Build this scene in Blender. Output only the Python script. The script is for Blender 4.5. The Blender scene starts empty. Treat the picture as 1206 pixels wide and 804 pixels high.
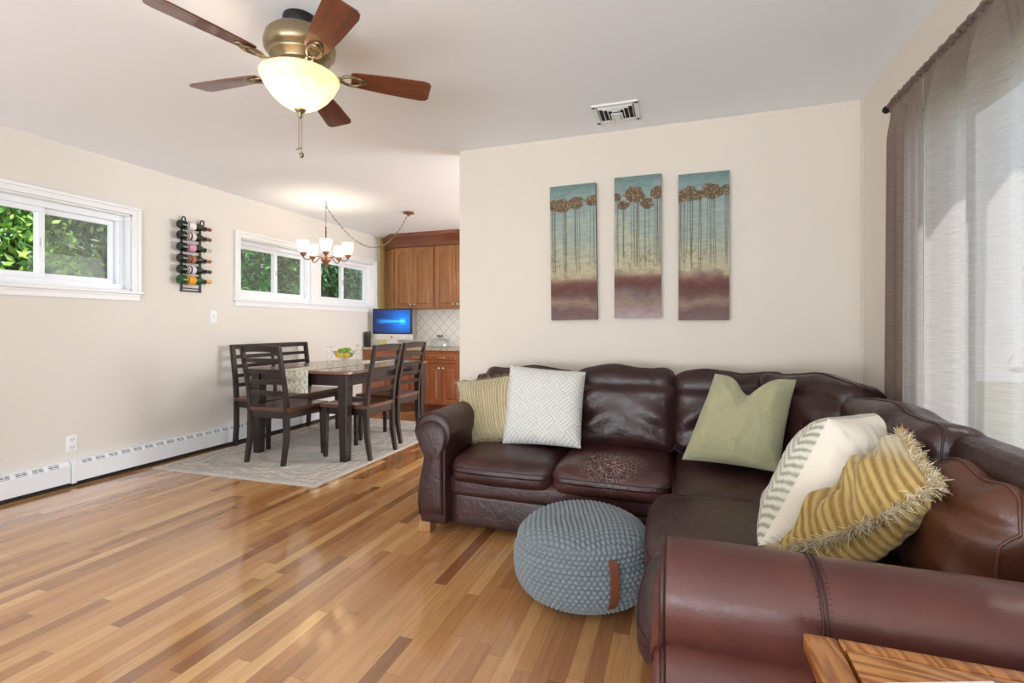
import bpy, bmesh, math, random
import numpy as np
from mathutils import Vector, Matrix, noise
PI = math.pi
random.seed(7)
RNG = np.random.default_rng(7)
SC = bpy.context.scene
COL = SC.collection

# ------------------------------------------------------------------ camera, world, lights
TH = math.atan(196 / 572)
CH = 1.135
cd = bpy.data.cameras.new('camera'); cam = bpy.data.objects.new('camera', cd); COL.objects.link(cam)
cam.location = (0, 0, CH); cam.rotation_euler = (PI / 2, 0, TH)
cd.sensor_width = 36; cd.lens = 36 * 572 / 1206; cd.shift_y = -17 / 1206; cd.clip_start = .02
SC.camera = cam
SC.view_settings.view_transform = 'Standard'
try: SC.view_settings.look = 'None'
except Exception: pass
SC.view_settings.gamma = 1; SC.view_settings.use_curve_mapping = False
SC.view_settings.exposure = 0.38

W = bpy.data.worlds.new('World'); SC.world = W; W.use_nodes = True
bg = W.node_tree.nodes['Background']
bg.inputs[0].default_value = (.80, .90, 1.0, 1); bg.inputs[1].default_value = 1.7

def light(name, kind, loc, energy, color, size=None, size_y=None, rot=(0, 0, 0), radius=None):
    l = bpy.data.lights.new(name, kind); o = bpy.data.objects.new(name, l); COL.objects.link(o)
    l.energy = energy; l.color = color; o.location = loc; o.rotation_euler = rot
    if kind == 'AREA':
        l.shape = 'RECTANGLE'; l.size = size; l.size_y = size_y or size
    elif radius is not None: l.shadow_soft_size = radius
    return o
sun = light('sun', 'SUN', (0, 0, 10), 4.5, (1, .96, .90)); sun.data.angle = .02
sun.rotation_euler = Vector((.42, .10, .90)).to_track_quat('Z', 'Y').to_euler()
# added unseen area lights: one lifts the room and ceiling, one the kitchen
light('rear_fill_light', 'AREA', (-1.3, -2.6, 1.1), 235, (.82, .91, 1.0), 4.4, 1.8, (math.radians(132), 0, 0))
light('kitchen_fill_light', 'AREA', (.85, 4.9, 1.5), 95, (.92, .96, 1.0), 2.2, 1.6, (0, math.radians(100), 0))
WARM = (1, .86, .66)

# ------------------------------------------------------------------ helpers
def s(r, g, b):
    return tuple(((c / 255) / 12.92 if c / 255 <= .04045 else ((c / 255 + .055) / 1.055) ** 2.4) for c in (r, g, b))
def sa(a):
    a = np.clip(np.asarray(a, float) / 255, 0, 1)
    return np.where(a <= .04045, a / 12.92, ((a + .055) / 1.055) ** 2.4)

class N:
    def __init__(self, name):
        self.m = bpy.data.materials.new(name); self.m.use_nodes = True
        self.t = self.m.node_tree; self.b = self.t.nodes['Principled BSDF']; self.out = self.t.nodes['Material Output']
    def n(self, typ, ins=None, **kw):
        nd = self.t.nodes.new(typ)
        for k, v in kw.items(): setattr(nd, k, v)
        for k, v in (ins or {}).items():
            if isinstance(v, bpy.types.NodeSocket): self.t.links.new(v, nd.inputs[k])
            else: nd.inputs[k].default_value = v
        return nd
    def math(self, op, a, b=0.0, c=None):
        nd = self.n('ShaderNodeMath', {0: a, 1: b}, operation=op)
        if c is not None:
            if isinstance(c, bpy.types.NodeSocket): self.t.links.new(c, nd.inputs[2])
            else: nd.inputs[2].default_value = c
        return nd.outputs[0]
    def set(self, **kw):
        for k, v in kw.items():
            k = k.replace('_', ' ')
            if isinstance(v, bpy.types.NodeSocket): self.t.links.new(v, self.b.inputs[k])
            elif isinstance(v, tuple) and len(v) == 3 and 'olor' in k or k == 'Sheen Tint': self.b.inputs[k].default_value = (*v[:3], 1)
            else: self.b.inputs[k].default_value = v
    def coord(self, kind='Object', scale=(1, 1, 1)):
        tc = self.n('ShaderNodeTexCoord')
        mp = self.n('ShaderNodeMapping', {0: tc.outputs[kind], 3: scale})
        return mp.outputs[0]
    def noise(self, vec, scale, detail=3, rough=.5, dist=0):
        return self.n('ShaderNodeTexNoise', {'Vector': vec, 'Scale': scale, 'Detail': detail, 'Roughness': rough, 'Distortion': dist}).outputs['Fac']
    def ramp(self, fac, stops):
        nd = self.n('ShaderNodeValToRGB', {0: fac}); cr = nd.color_ramp
        while len(cr.elements) < len(stops): cr.elements.new(.5)
        for e, (p, c) in zip(cr.elements, stops): e.position = p; e.color = (*c, 1)
        return nd.outputs[0]
    def mix(self, fac, a, b, mode='MIX'):
        nd = self.n('ShaderNodeMix', data_type='RGBA', blend_type=mode)
        for k, v in ((0, fac), (6, a), (7, b)):
            if isinstance(v, bpy.types.NodeSocket): self.t.links.new(v, nd.inputs[k])
            else: nd.inputs[k].default_value = (*v, 1) if isinstance(v, tuple) else v
        return nd.outputs[2]
    def bump(self, h, strength=.3, dist=.01, prev=None):
        nd = self.n('ShaderNodeBump', {'Height': h, 'Strength': strength, 'Distance': dist})
        if prev is not None: self.t.links.new(prev, nd.inputs['Normal'])
        return nd.outputs[0]

def simple(name, col, rough=.5, metal=0., bump=None, var=0., vscale=8., **kw):
    m = N(name)
    m.set(Roughness=rough, Metallic=metal, **kw)
    if var or bump: v = m.coord()
    if var:
        f = m.noise(v, vscale, 4)
        lo = tuple(c * (1 - var) for c in col); hi = tuple(min(1, c * (1 + var)) for c in col)
        m.set(Base_Color=m.ramp(f, [(.3, lo), (.7, hi)]))
    else: m.set(Base_Color=col)
    if bump: m.set(Normal=m.bump(m.noise(v, bump[0], 3), bump[1], bump[2]))
    return m.m

def wood(name, c1, c2, rough=.35, axis=2, scale=1., coat=0.):
    m = N(name)
    sc = [14 * scale] * 3; sc[axis] = 1.3 * scale
    v = m.coord(scale=tuple(sc))
    f = m.noise(v, 2.2, 5, .6, .6)
    f2 = m.noise(v, 14, 3)
    ff = m.math('ADD', m.math('MULTIPLY', f, .75), m.math('MULTIPLY', f2, .25))
    m.set(Base_Color=m.ramp(ff, [(.34, c1), (.66, c2)]), Roughness=rough, Coat_Weight=coat, Normal=m.bump(ff, .12, .002))
    return m.m

def vcol(name, rough=.9, bump=None, mult=None, sheen=0.):
    m = N(name)
    a = m.n('ShaderNodeAttribute', attribute_name='col').outputs['Color']
    m.set(Base_Color=a, Roughness=rough, Sheen_Weight=sheen)
    if bump: m.set(Normal=m.bump(m.noise(m.coord(), bump[0], 3), bump[1], bump[2]))
    return m.m

def glow(name, col, strength, base=(.9, .85, .75)):
    m = N(name); m.set(Base_Color=base, Roughness=.4, Emission_Color=col, Emission_Strength=strength)
    return m.m

def thin_glass(name, tint=(1, 1, 1), refl=.06, rough=0.):
    m = N(name)
    tr = m.n('ShaderNodeBsdfTransparent', {0: (*tint, 1)}).outputs[0]
    gl = m.n('ShaderNodeBsdfGlossy', {'Roughness': rough}).outputs[0]
    fr = m.n('ShaderNodeLayerWeight', {0: .35}).outputs['Fresnel']
    k = m.math('MULTIPLY_ADD', fr, .12, refl)
    mx = m.n('ShaderNodeMixShader', {0: k, 1: tr, 2: gl}).outputs[0]
    m.t.links.new(mx, m.out.inputs[0]); return m.m

def org(o):
    v = Vector((0, 0, 0))
    while o is not None: v += o.location; o = o.parent
    return v
def mesh(name, V, F, m, parent=None, smooth=False, cols=None, loc=None, kind=None, auto=None):
    """verts in world coordinates; the object's origin is at loc (top level) or at its root's origin"""
    V = np.asarray(V, float).reshape(-1, 3)
    o0 = org(parent) if parent is not None else Vector(loc or (0, 0, 0))
    V = V - np.array(o0)
    me = bpy.data.meshes.new(name); me.from_pydata(V.tolist(), [], [tuple(int(i) for i in f) for f in F])
    if not isinstance(m, (list, tuple)): m = [m]
    for k in m: me.materials.append(k)
    bm = bmesh.new(); bm.from_mesh(me); bmesh.ops.recalc_face_normals(bm, faces=bm.faces); bm.to_mesh(me); bm.free()
    if smooth or auto:
        me.polygons.foreach_set('use_smooth', [True] * len(me.polygons))
    if auto:
        me.set_sharp_from_angle(angle=math.radians(auto))
    if cols is not None:
        ca = me.color_attributes.new('col', 'FLOAT_COLOR', 'POINT')
        c = np.ones((len(V), 4)); c[:, :3] = cols; ca.data.foreach_set('color', c.ravel())
    o = bpy.data.objects.new(name, me); COL.objects.link(o)
    if parent is not None: o.parent = parent
    else: o.location = o0
    if kind: o['kind'] = kind
    return o
def root(name, loc, label, cat, group=None, kind=None):
    o = bpy.data.objects.new(name, None); COL.objects.link(o); o.location = loc; o.empty_display_size = .1
    return tag(o, label, cat, group, kind)
def tag(o, label=None, cat=None, group=None, kind=None):
    for k, v in (('label', label), ('category', cat), ('group', group), ('kind', kind)):
        if v: o[k] = v
    return o
def children(o): return [c for c in bpy.data.objects if c.parent == o]
def copy_tree(o, parent=None, kids=None):
    c = o.copy(); COL.objects.link(c)
    if parent is not None: c.parent = parent
    for ch in children(o): copy_tree(ch, c)
    return c

class MB:
    """collects shapes into one mesh"""
    def __init__(self): self.V = []; self.F = []; self.n = 0; self.C = []
    def add(self, V, F, c=None):
        V = np.asarray(V, float).reshape(-1, 3)
        self.V.append(V); self.F += [tuple(i + self.n for i in f) for f in F]; self.n += len(V)
        if c is not None: self.C.append(np.tile(np.asarray(c, float)[:3], (len(V), 1)))
        return self
    def box(self, lo, hi, b=0., seg=2, M=None, c=None):
        bm = bmesh.new(); bmesh.ops.create_cube(bm, size=1)
        lo = Vector(lo); hi = Vector(hi); sz = hi - lo; ce = (lo + hi) / 2
        for v in bm.verts: v.co = Vector((v.co.x * sz.x, v.co.y * sz.y, v.co.z * sz.z)) + ce
        if b > 0: bmesh.ops.bevel(bm, geom=bm.edges[:], offset=min(b, .49 * min(sz)), segments=seg, profile=.6, affect='EDGES')
        if M is not None: bm.transform(M)
        bm.verts.index_update()
        self.add([v.co[:] for v in bm.verts], [[v.index for v in f.verts] for f in bm.faces], c); bm.free(); return self
    def beam(self, p0, p1, w0, d0, w1=None, d1=None, up=(0, 1, 0), b=0.004):
        """square-section bar from p0 to p1; w across, d along 'up'"""
        p0 = Vector(p0); p1 = Vector(p1); w1 = w0 if w1 is None else w1; d1 = d0 if d1 is None else d1
        z = (p1 - p0).normalized(); x = Vector(up).cross(z).normalized(); y = z.cross(x)
        bm = bmesh.new(); vs = []
        for p, w, d in ((p0, w0, d0), (p1, w1, d1)):
            for sx, sy in ((-1, -1), (1, -1), (1, 1), (-1, 1)): vs.append(bm.verts.new(p + x * w / 2 * sx + y * d / 2 * sy))
        for f in ((3, 2, 1, 0), (4, 5, 6, 7), (0, 1, 5, 4), (1, 2, 6, 5), (2, 3, 7, 6), (3, 0, 4, 7)): bm.faces.new([vs[i] for i in f])
        if b: bmesh.ops.bevel(bm, geom=bm.edges[:], offset=b, segments=2, profile=.6, affect='EDGES')
        bm.verts.index_update()
        self.add([v.co[:] for v in bm.verts], [[v.index for v in f.verts] for f in bm.faces]); bm.free(); return self
    def tube(self, P, r, n=8, closed=False, caps=True, c=None):
        P = [Vector(p) for p in P]; K = len(P); R = r if isinstance(r, (list, tuple, np.ndarray)) else [r] * K
        T = []
        for i in range(K):
            a = P[(i - 1) % K] if closed or i > 0 else P[i]; b = P[(i + 1) % K] if closed or i < K - 1 else P[i]
            t = (b - a); T.append(t.normalized() if t.length > 1e-9 else Vector((0, 0, 1)))
        u = T[0].orthogonal().normalized(); V = []
        for i in range(K):
            u = (u - T[i] * u.dot(T[i])); u = u.normalized() if u.length > 1e-6 else T[i].orthogonal().normalized()
            w = T[i].cross(u)
            for k in range(n):
                a = 2 * PI * k / n; V.append((P[i] + (u * math.cos(a) + w * math.sin(a)) * R[i])[:])
        F = []
        for i in range(K if closed else K - 1):
            for k in range(n):
                j = (i + 1) % K; F.append((i * n + k, i * n + (k + 1) % n, j * n + (k + 1) % n, j * n + k))
        if caps and not closed: F.append(tuple(range(n))[::-1]); F.append(tuple((K - 1) * n + k for k in range(n)))
        return self.add(V, F, c)
    def lathe(self, prof, n=32, ce=(0, 0, 0), M=None, c=None, close=False):
        """profile of (r, z)"""
        V = []; F = []
        for r, z in prof:
            for k in range(n):
                a = 2 * PI * k / n; V.append((r * math.cos(a), r * math.sin(a), z))
        L = len(prof)
        for i in range(L - 1):
            for k in range(n): F.append((i * n + k, i * n + (k + 1) % n, (i + 1) * n + (k + 1) % n, (i + 1) * n + k))
        if prof[0][0] > 1e-6 and close: F.append(tuple(range(n))[::-1])
        if prof[-1][0] > 1e-6 and close: F.append(tuple((L - 1) * n + k for k in range(n)))
        V = [Vector(v) for v in V]
        if M is not None: V = [M @ v for v in V]
        V = [(v + Vector(ce))[:] for v in V]
        return self.add(V, F, c)
    def prism(self, pts, axis, a, b):
        """closed outline in the two other axes, extruded along axis from a to b"""
        n = len(pts); V = []
        for h in (a, b):
            for p in pts:
                q = list(p); q.insert(axis, h); V.append(q)
        F = [tuple(range(n)), tuple(range(n, 2 * n))[::-1]] + [(i, (i + 1) % n, n + (i + 1) % n, n + i) for i in range(n)]
        return self.add(V, F)
    def build(self, name, m, parent=None, **kw):
        V = np.concatenate(self.V)
        if self.C: kw['cols'] = np.concatenate(self.C)
        return mesh(name, V, self.F, m, parent, **kw)

def grid(nu, nv, fn):
    """fn maps arrays u,v in [0,1] to (n,3)"""
    u, v = np.meshgrid(np.linspace(0, 1, nu), np.linspace(0, 1, nv), indexing='ij')
    V = fn(u.ravel(), v.ravel())
    F = [(i * nv + j, (i + 1) * nv + j, (i + 1) * nv + j + 1, i * nv + j + 1) for i in range(nu - 1) for j in range(nv - 1)]
    return V, F, u.ravel(), v.ravel()
def vnoise(P, scale, seed=0.):
    return np.array([noise.noise(Vector((p[0] * scale + seed, p[1] * scale - seed, p[2] * scale + 2 * seed))) for p in P])
def fnoise(u, v, scale, seed=0):
    """fast value noise on arrays"""
    r = np.random.default_rng(seed + 100); G = r.random((257, 257))
    x = np.asarray(u) * scale; y = np.asarray(v) * scale
    xi = np.floor(x).astype(int); yi = np.floor(y).astype(int); fx = x - xi; fy = y - yi
    fx = fx * fx * (3 - 2 * fx); fy = fy * fy * (3 - 2 * fy)
    g = lambda a, b: G[a % 257, b % 257]
    return (g(xi, yi) * (1 - fx) + g(xi + 1, yi) * fx) * (1 - fy) + (g(xi, yi + 1) * (1 - fx) + g(xi + 1, yi + 1) * fx) * fy
def fbm(u, v, scale, seed=0, o=4):
    t = 0; a = .5; k = 0
    for i in range(o): t = t + a * fnoise(u, v, scale * 2 ** i, seed + i); k += a; a *= .5
    return t / k
def sstep(a, b, x):
    t = np.clip((x - a) / (b - a), 0, 1); return t * t * (3 - 2 * t)

def cube_pts(n):
    """points of a cube surface grid in [-1,1]^3, shared vertices merged"""
    idx = {}; V = []; F = []
    def vid(i, j, k):
        key = (i, j, k)
        if key not in idx: idx[key] = len(V); V.append((2 * i / n - 1, 2 * j / n - 1, 2 * k / n - 1))
        return idx[key]
    for ax in range(3):
        for side in (0, n):
            for a in range(n):
                for b in range(n):
                    q = []
                    for da, db in ((0, 0), (1, 0), (1, 1), (0, 1)):
                        t = [a + da, b + db]; t.insert(ax, side); q.append(vid(*t))
                    F.append(q)
    return np.array(V), F
def puff_map(P, half, r, bulge=(0, 0, 0), pw=2.):
    """rounded box with swollen faces; bulge per axis"""
    half = np.array(half); P = np.asarray(P, float)
    Q = P * half; inner = np.clip(Q, -(half - r), half - r); d = Q - inner
    L = np.linalg.norm(d, axis=1, keepdims=True); L[L == 0] = 1
    R = inner + d / L * r
    e = R / half
    for ax in range(3):
        if bulge[ax]:
            o = [k for k in range(3) if k != ax]
            w = np.clip(1 - np.abs(e[:, o[0]]) ** pw, 0, 1) * np.clip(1 - np.abs(e[:, o[1]]) ** pw, 0, 1)
            R[:, ax] += np.sign(P[:, ax]) * bulge[ax] * w * np.clip(np.abs(e[:, ax]), 0, 1)
    return R
def frame_of(ce, x, y, z):
    M = Matrix((x, y, z)).transposed().to_4x4(); M.translation = Vector(ce); return M
def puff(name, half, r, bulge, M, m, parent, n=26, wr=(0., 8.), seed=0., piping=None, extra=None, pw=2., pm=None, pr=.0045):
    P, F = cube_pts(n)
    def f(P):
        R = puff_map(P, half, r, bulge, pw)
        if extra is not None: R = extra(R, P)
        if wr[0]:
            nn = vnoise(R, wr[1], seed) + .5 * vnoise(R, wr[1] * 2.3, seed + 4)
            rd = 1 - np.abs(vnoise(R * np.array([1, 1, .6]), wr[1] * .8, seed + 9)) * 2.2
            dirn = R / np.maximum(np.linalg.norm(R, axis=1, keepdims=True), 1e-6)
            R = R + dirn * (wr[0] * (nn + .6 * rd))[:, None]
        Mn = np.array(M)
        return R @ Mn[:3, :3].T + Mn[:3, 3]
    o = mesh(name, f(P), F, m, parent, smooth=True)
    for ring in (piping or []):
        q = f(np.array(ring)); c = q.mean(axis=0)
        mb = MB(); mb.tube(q + (q - c) / np.linalg.norm(q - c, axis=1, keepdims=True) * .0015, pr, 6, closed=True)
        mb.build('piping', pm or m, o, smooth=True)
    return o
def ring(ax, val, n=22):
    """closed loop round the cube at height val on axis ax"""
    L = []
    for i in range(4 * n):
        k = i // n; t = 2 * (i % n) / n - 1
        a, b = ((t, -1), (1, t), (-t, 1), (-1, -t))[k]
        q = [a, b]; q.insert(ax, val); L.append(q)
    return L

# ------------------------------------------------------------------ materials
WALLC = s(234, 224, 208)
def wallmat(name, col):
    m = N(name); v = m.coord()
    m.set(Base_Color=m.ramp(m.noise(v, 1.5, 3), [(.3, tuple(c * .985 for c in col)), (.7, col)]), Roughness=.7,
          Normal=m.bump(m.noise(v, 180, 2), .06, .002)); return m.m
M_wall = wallmat('cream_wall_paint', s(226, 220, 211))
M_wallback = wallmat('cream_wall_paint_warm', s(232, 222, 208))
M_ceil = wallmat('ceiling_paint', s(248, 250, 253))
M_yellow = wallmat('pale_yellow', s(240, 222, 150))
M_white = simple('white_trim_paint', s(240, 240, 240), .4)
M_heater = simple('white_enamel_metal', s(238, 241, 246), .35)
M_dark = simple('dark_gap', (.012, .012, .012), .8)
M_vinyl = simple('white_vinyl', s(238, 240, 243), .35)
M_glass = thin_glass('window_glass', refl=0.)
M_leather_c = None

def leather(name, c1, c2, worn=None, rough=.36, wbump=.35):
    m = N(name); v = m.coord()
    base = m.ramp(m.noise(v, 5, 4), [(.32, c1), (.68, c2)])
    grain = m.n('ShaderNodeTexVoronoi', {'Vector': v, 'Scale': 260.}, feature='F1').outputs[0]
    wr = m.noise(v, 16, 4, .6, 1.2)
    nb = m.bump(grain, .10, .001)
    nb = m.bump(wr, wbump, .012, nb)
    rg = m.math('MULTIPLY_ADD', m.noise(v, 22, 4), .22, rough - .11)
    if worn is not None:
        # cracks where the hide has worn through to its pale core, over one patch of the cushion
        dv = m.n('ShaderNodeVectorMath', {0: v, 1: worn[0]}, operation='SUBTRACT').outputs[0]
        dv = m.n('ShaderNodeVectorMath', {0: dv, 1: worn[1]}, operation='MULTIPLY').outputs[0]
        ln = m.n('ShaderNodeVectorMath', {0: dv}, operation='LENGTH').outputs['Value']
        patch = m.n('ShaderNodeMapRange', {0: ln, 1: 1.0, 2: .35, 3: 0., 4: 1.}).outputs[0]
        nv = m.noise(v, 9, 3)
        patch = m.math('MULTIPLY', patch, m.n('ShaderNodeMapRange', {0: nv, 1: .30, 2: .46, 3: 0., 4: 1.}).outputs[0])
        wv = m.n('ShaderNodeMix', {0: .035, 4: v, 5: m.n('ShaderNodeTexNoise', {'Vector': v, 'Scale': 30.}).outputs['Color']}, data_type='VECTOR').outputs[1]
        ed = m.n('ShaderNodeTexVoronoi', {'Vector': wv, 'Scale': 46.}, feature='DISTANCE_TO_EDGE').outputs[0]
        cr = m.n('ShaderNodeMapRange', {0: ed, 1: .055, 2: .015, 3: 0., 4: 1.}).outputs[0]
        k = m.math('MULTIPLY', patch, cr)
        base = m.mix(k, base, s(232, 208, 194))
    m.set(Base_Color=base, Roughness=rg, Normal=nb, Specular_IOR_Level=.5)
    return m.m
LC1, LC2 = s(50, 28, 28), s(68, 38, 36)
M_lea = leather('burgundy_leather', LC1, LC2)
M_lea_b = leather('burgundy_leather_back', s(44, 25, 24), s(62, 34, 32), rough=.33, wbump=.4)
M_lea_arm = leather('brown_leather_arm', s(80, 44, 40), s(98, 56, 48), rough=.38, wbump=.12)
M_lea_warmlit = leather('leather_warm_lit', s(78, 44, 30), s(100, 58, 38), rough=.38, wbump=.22)  # sofa leather with warm lamp light put into its colour, near back cushion
M_pipe = simple('leather_piping', s(56, 28, 26), .4)
M_pipe_warmlit = simple('leather_piping_warm_lit', s(98, 58, 42), .4)  # piping of that cushion, tinted by the same painted lamp light
M_foot = wood('blond_foot_wood', s(150, 105, 65), s(185, 135, 90), .45)
M_darkwood = wood('espresso_wood', s(27, 17, 16), s(42, 26, 23), .34, 2, 1., .1)
M_seatwood = wood('walnut_seat_wood', s(74, 44, 30), s(104, 64, 44), .3, 1, 1., .3)
M_topwood = wood('walnut_table_wood', s(104, 70, 54), s(140, 98, 76), .24, 1, .8, .4)
M_cab = wood('cherry_cabinet_wood', s(134, 84, 42), s(162, 108, 58), .3, 2, .8, .3)
M_cab_dk = wood('cherry_moulding_wood', s(98, 50, 28), s(122, 66, 38), .3, 0, .8, .3)
M_cab_lo = wood('cherry_base_wood', s(136, 76, 44), s(166, 98, 58), .3, 2, .8, .3)
M_nickel = simple('brushed_nickel', s(205, 200, 190), .3, 1.)
M_bronze = simple('antique_bronze', s(150, 136, 108), .33, .9)
M_iron = simple('dark_canopy_metal', s(48, 46, 44), .4, .6)
M_copper = simple('rubbed_copper', s(150, 105, 82), .4, .7)
M_black = simple('black_plastic', (.012, .012, .013), .35)
M_alu = simple('silver_aluminium', s(226, 222, 214), .35, .25)
M_chain = simple('aged_chain', s(130, 105, 85), .4, .8)

def floor_mat():
    m = N('oak_strip_floor')
    tc = m.n('ShaderNodeTexCoord').outputs['Object']
    sp = m.n('ShaderNodeSeparateXYZ', {0: tc}); X, Y = sp.outputs[0], sp.outputs[1]
    xs = m.math('DIVIDE', X, .057); row = m.math('FLOOR', xs); fx = m.math('FRACT', xs)
    r1 = m.n('ShaderNodeTexWhiteNoise', {'W': row}, noise_dimensions='1D').outputs['Value']
    ys = m.math('ADD', m.math('DIVIDE', Y, .85), m.math('MULTIPLY', r1, 37.))
    seg = m.math('FLOOR', ys); fy = m.math('FRACT', ys)
    cv = m.n('ShaderNodeCombineXYZ', {0: row, 1: seg}).outputs[0]
    wn = m.n('ShaderNodeTexWhiteNoise', {'Vector': cv}, noise_dimensions='3D')
    r2 = wn.outputs['Value']
    tone = m.ramp(r2, [(0, s(140, 92, 54)), (.10, s(164, 112, 66)), (.35, s(182, 128, 78)), (.6, s(194, 141, 88)), (.85, s(206, 156, 100)), (1, s(224, 178, 120))])
    off = m.n('ShaderNodeVectorMath', {0: wn.outputs['Color'], 1: (9, 9, 9)}, operation='MULTIPLY').outputs[0]
    gv = m.n('ShaderNodeVectorMath', {0: m.n('ShaderNodeMapping', {0: tc, 3: (26, 1.6, 1)}).outputs[0], 1: off}, operation='ADD').outputs[0]
    g = m.noise(gv, 1.6, 6, .65, 1.0)
    g2 = m.noise(m.n('ShaderNodeMapping', {0: tc, 3: (120, 5, 1)}).outputs[0], 2.5, 3, .6)
    gg = m.math('ADD', m.math('MULTIPLY', g, .7), m.math('MULTIPLY', g2, .3))
    grain = m.ramp(gg, [(.28, (.62, .55, .48)), (.5, (.95, .94, .92)), (.72, (1.12, 1.1, 1.05))])
    c = m.mix(1.0, tone, grain, 'MULTIPLY')
    ex = m.math('ABSOLUTE', m.math('SUBTRACT', fx, .5)); ey = m.math('ABSOLUTE', m.math('SUBTRACT', fy, .5))
    gx = m.math('GREATER_THAN', ex, .487); gy = m.math('GREATER_THAN', ey, .4988)
    gap = m.math('MAXIMUM', gx, gy)
    c = m.mix(m.math('MULTIPLY', gap, .55), c, s(96, 55, 30))
    rg = m.math('MULTIPLY_ADD', m.noise(tc, 3, 4), .14, .16)
    h = m.math('SUBTRACT', m.math('MULTIPLY', gg, .25), gap)
    tilt = m.math('MULTIPLY', r2, .15)
    m.set(Base_Color=c, Roughness=rg, Normal=m.bump(m.math('ADD', h, tilt), .10, .002), Specular_IOR_Level=.5, Coat_Weight=.9, Coat_Roughness=.09)
    return m.m
M_floor = floor_mat()

# ------------------------------------------------------------------ the room
XL, XR, YB, YK, YR, HZ = -4.143, .994, 3.28, 6.28, -2.7, 2.44
def struct(name, mb, m, parent=None, **kw):
    o = mb.build(name, m, parent, **kw)
    if parent is None: o['kind'] = 'structure'
    return o
struct('floor', MB().box((XL - .15, YR - .15, -.08), (XR + .15, YK + .15, 0)), M_floor)
struct('ceiling', MB().box((XL - .15, YR - .15, HZ), (XR + .15, YK + .15, HZ + .1)), M_ceil)
# left wall with its two high windows
A0, A1, B0, B1, Z0, Z1 = 1.53, 2.69, 3.70, 5.95, 1.42, 2.03
wl = MB()
t0, t1 = XL - .16, XL
wl.box((t0, YR, 0), (t1, YK, Z0)); wl.box((t0, YR, Z1), (t1, YK, HZ))
for a, b in ((YR, A0), (A1, B0), (B1, YK)): wl.box((t0, a, Z0), (t1, b, Z1))
struct('wall_left', wl, M_wall)
struct('wall_back', MB().box((-1.535, YB, 0), (XR, YB + .12, HZ), .004), M_wallback)
struct('wall_kitchen', MB().box((XL, YK, 0), (XR + .15, YK + .1, HZ)), M_wall)
struct('yellow_wall_strip', MB().box((XL, 6.085, .86), (XL + .012, YK, HZ), .002), M_yellow)  # pale yellow strip laid over the far end of the left wall
# right wall with the street window
R0, R1, RZ0, RZ1 = .55, 2.50, .50, 2.02
wr_ = MB(); a0, a1 = XR, XR + .16
wr_.box((a0, YR, 0), (a1, YK, RZ0)); wr_.box((a0, YR, RZ1), (a1, YK, HZ))
wr_.box((a0, YR, RZ0), (a1, R0, RZ1)); wr_.box((a0, R1, RZ0), (a1, YK, RZ1))
struct('wall_right', wr_, M_wallback)
struct('trim_2', MB().box((XR - .006, YB - .02, 0), (XR, YB, HZ), .001), M_wallback)
struct('wall_rear', MB().box((XL - .15, YR - .1, 0), (XR + .15, YR, HZ)), M_wall)
struct('baseboard_back', MB().box((-1.535, YB - .014, 0), (XR, YB, .09), .004), M_white)
struct('baseboard_kitchen', MB().box((-2.2, YK - .014, 0), (XR, YK, .09), .004), M_white)

def casing(mb, side, y0, y1, z0, z1, x, w=.062, d=.018):
    """moulded picture frame casing round an opening on a wall at x; side is the direction into the room"""
    for k, (wa, wb, dd) in enumerate(((w * .22, w * .62, d), (w * .62, w, d + .009), (0, w * .22, d + .004))):
        lo, hi = sorted((x, x + side * dd))
        mb.box((lo, y0 - wb, z1 + wa), (hi, y1 + wb, z1 + wb), .003)
        mb.box((lo, y0 - wb, z0), (hi, y0 - wa, z1 + wa), .002)
        mb.box((lo, y1 + wa, z0), (hi, y1 + wb, z1 + wa), .002)
def slider(parent, y0, y1, z0, z1, x, mid, screen_right=True):
    """two-sash sliding window"""
    fr = MB(); t = .03
    fr.box((x - .05, y0, z0), (x + .03, y1, z0 + .045), .004); fr.box((x - .05, y0, z1 - .045), (x + .03, y1, z1), .004)
    fr.box((x - .05, y0, z0 + .045), (x + .03, y0 + t, z1 - .045), .002); fr.box((x - .05, y1 - t, z0 + .045), (x + .03, y1, z1 - .045), .002)
    fr.box((x - .012, y1 - t - .022, z0 + .045), (x + .018, y1 - t, z1 - .045), .003)
    fr.build('window_frame', M_vinyl, parent)
    for k, (a, b, xo) in enumerate(((y0 + t, mid + .02, .004), (mid - .02, y1 - t - .022, -.022))):
        q = .038; zz0, zz1 = z0 + .045, z1 - .045
        sa_ = MB()
        sa_.box((x + xo - .012, a, zz0), (x + xo + .012, b, zz0 + q), .003); sa_.box((x + xo - .012, a, zz1 - q), (x + xo + .012, b, zz1), .003)
        sa_.box((x + xo - .012, a, zz0 + q), (x + xo + .012, a + q, zz1 - q), .002); sa_.box((x + xo - .012, b - q, zz0 + q), (x + xo + .012, b, zz1 - q), .002)
        so = sa_.build('sash', M_vinyl, parent)
        MB().box((x + xo - .002, a + q, zz0 + q), (x + xo + .002, b - q, zz1 - q)).build('pane', M_glass, so)
        if k == 0:
            MB().box((x + xo + .012, b - q * .7, (zz0 + zz1) / 2 - .03), (x + xo + .024, b - q * .3, (zz0 + zz1) / 2 + .03), .003).build('sash_latch', M_nickel, so)
    if screen_right:
        MB().box((x - .044, mid, z0 + .05), (x - .043, y1 - t, z1 - .05)).build('insect_screen', M_screen, parent)
ms = N('insect_screen_mesh')
M_screen = ms.m
_tr = ms.n('ShaderNodeBsdfTransparent').outputs[0]; _df = ms.n('ShaderNodeBsdfDiffuse', {0: (*s(150, 150, 150), 1)}).outputs[0]
ms.t.links.new(ms.n('ShaderNodeMixShader', {0: .24, 1: _tr, 2: _df}).outputs[0], ms.out.inputs[0])

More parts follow.
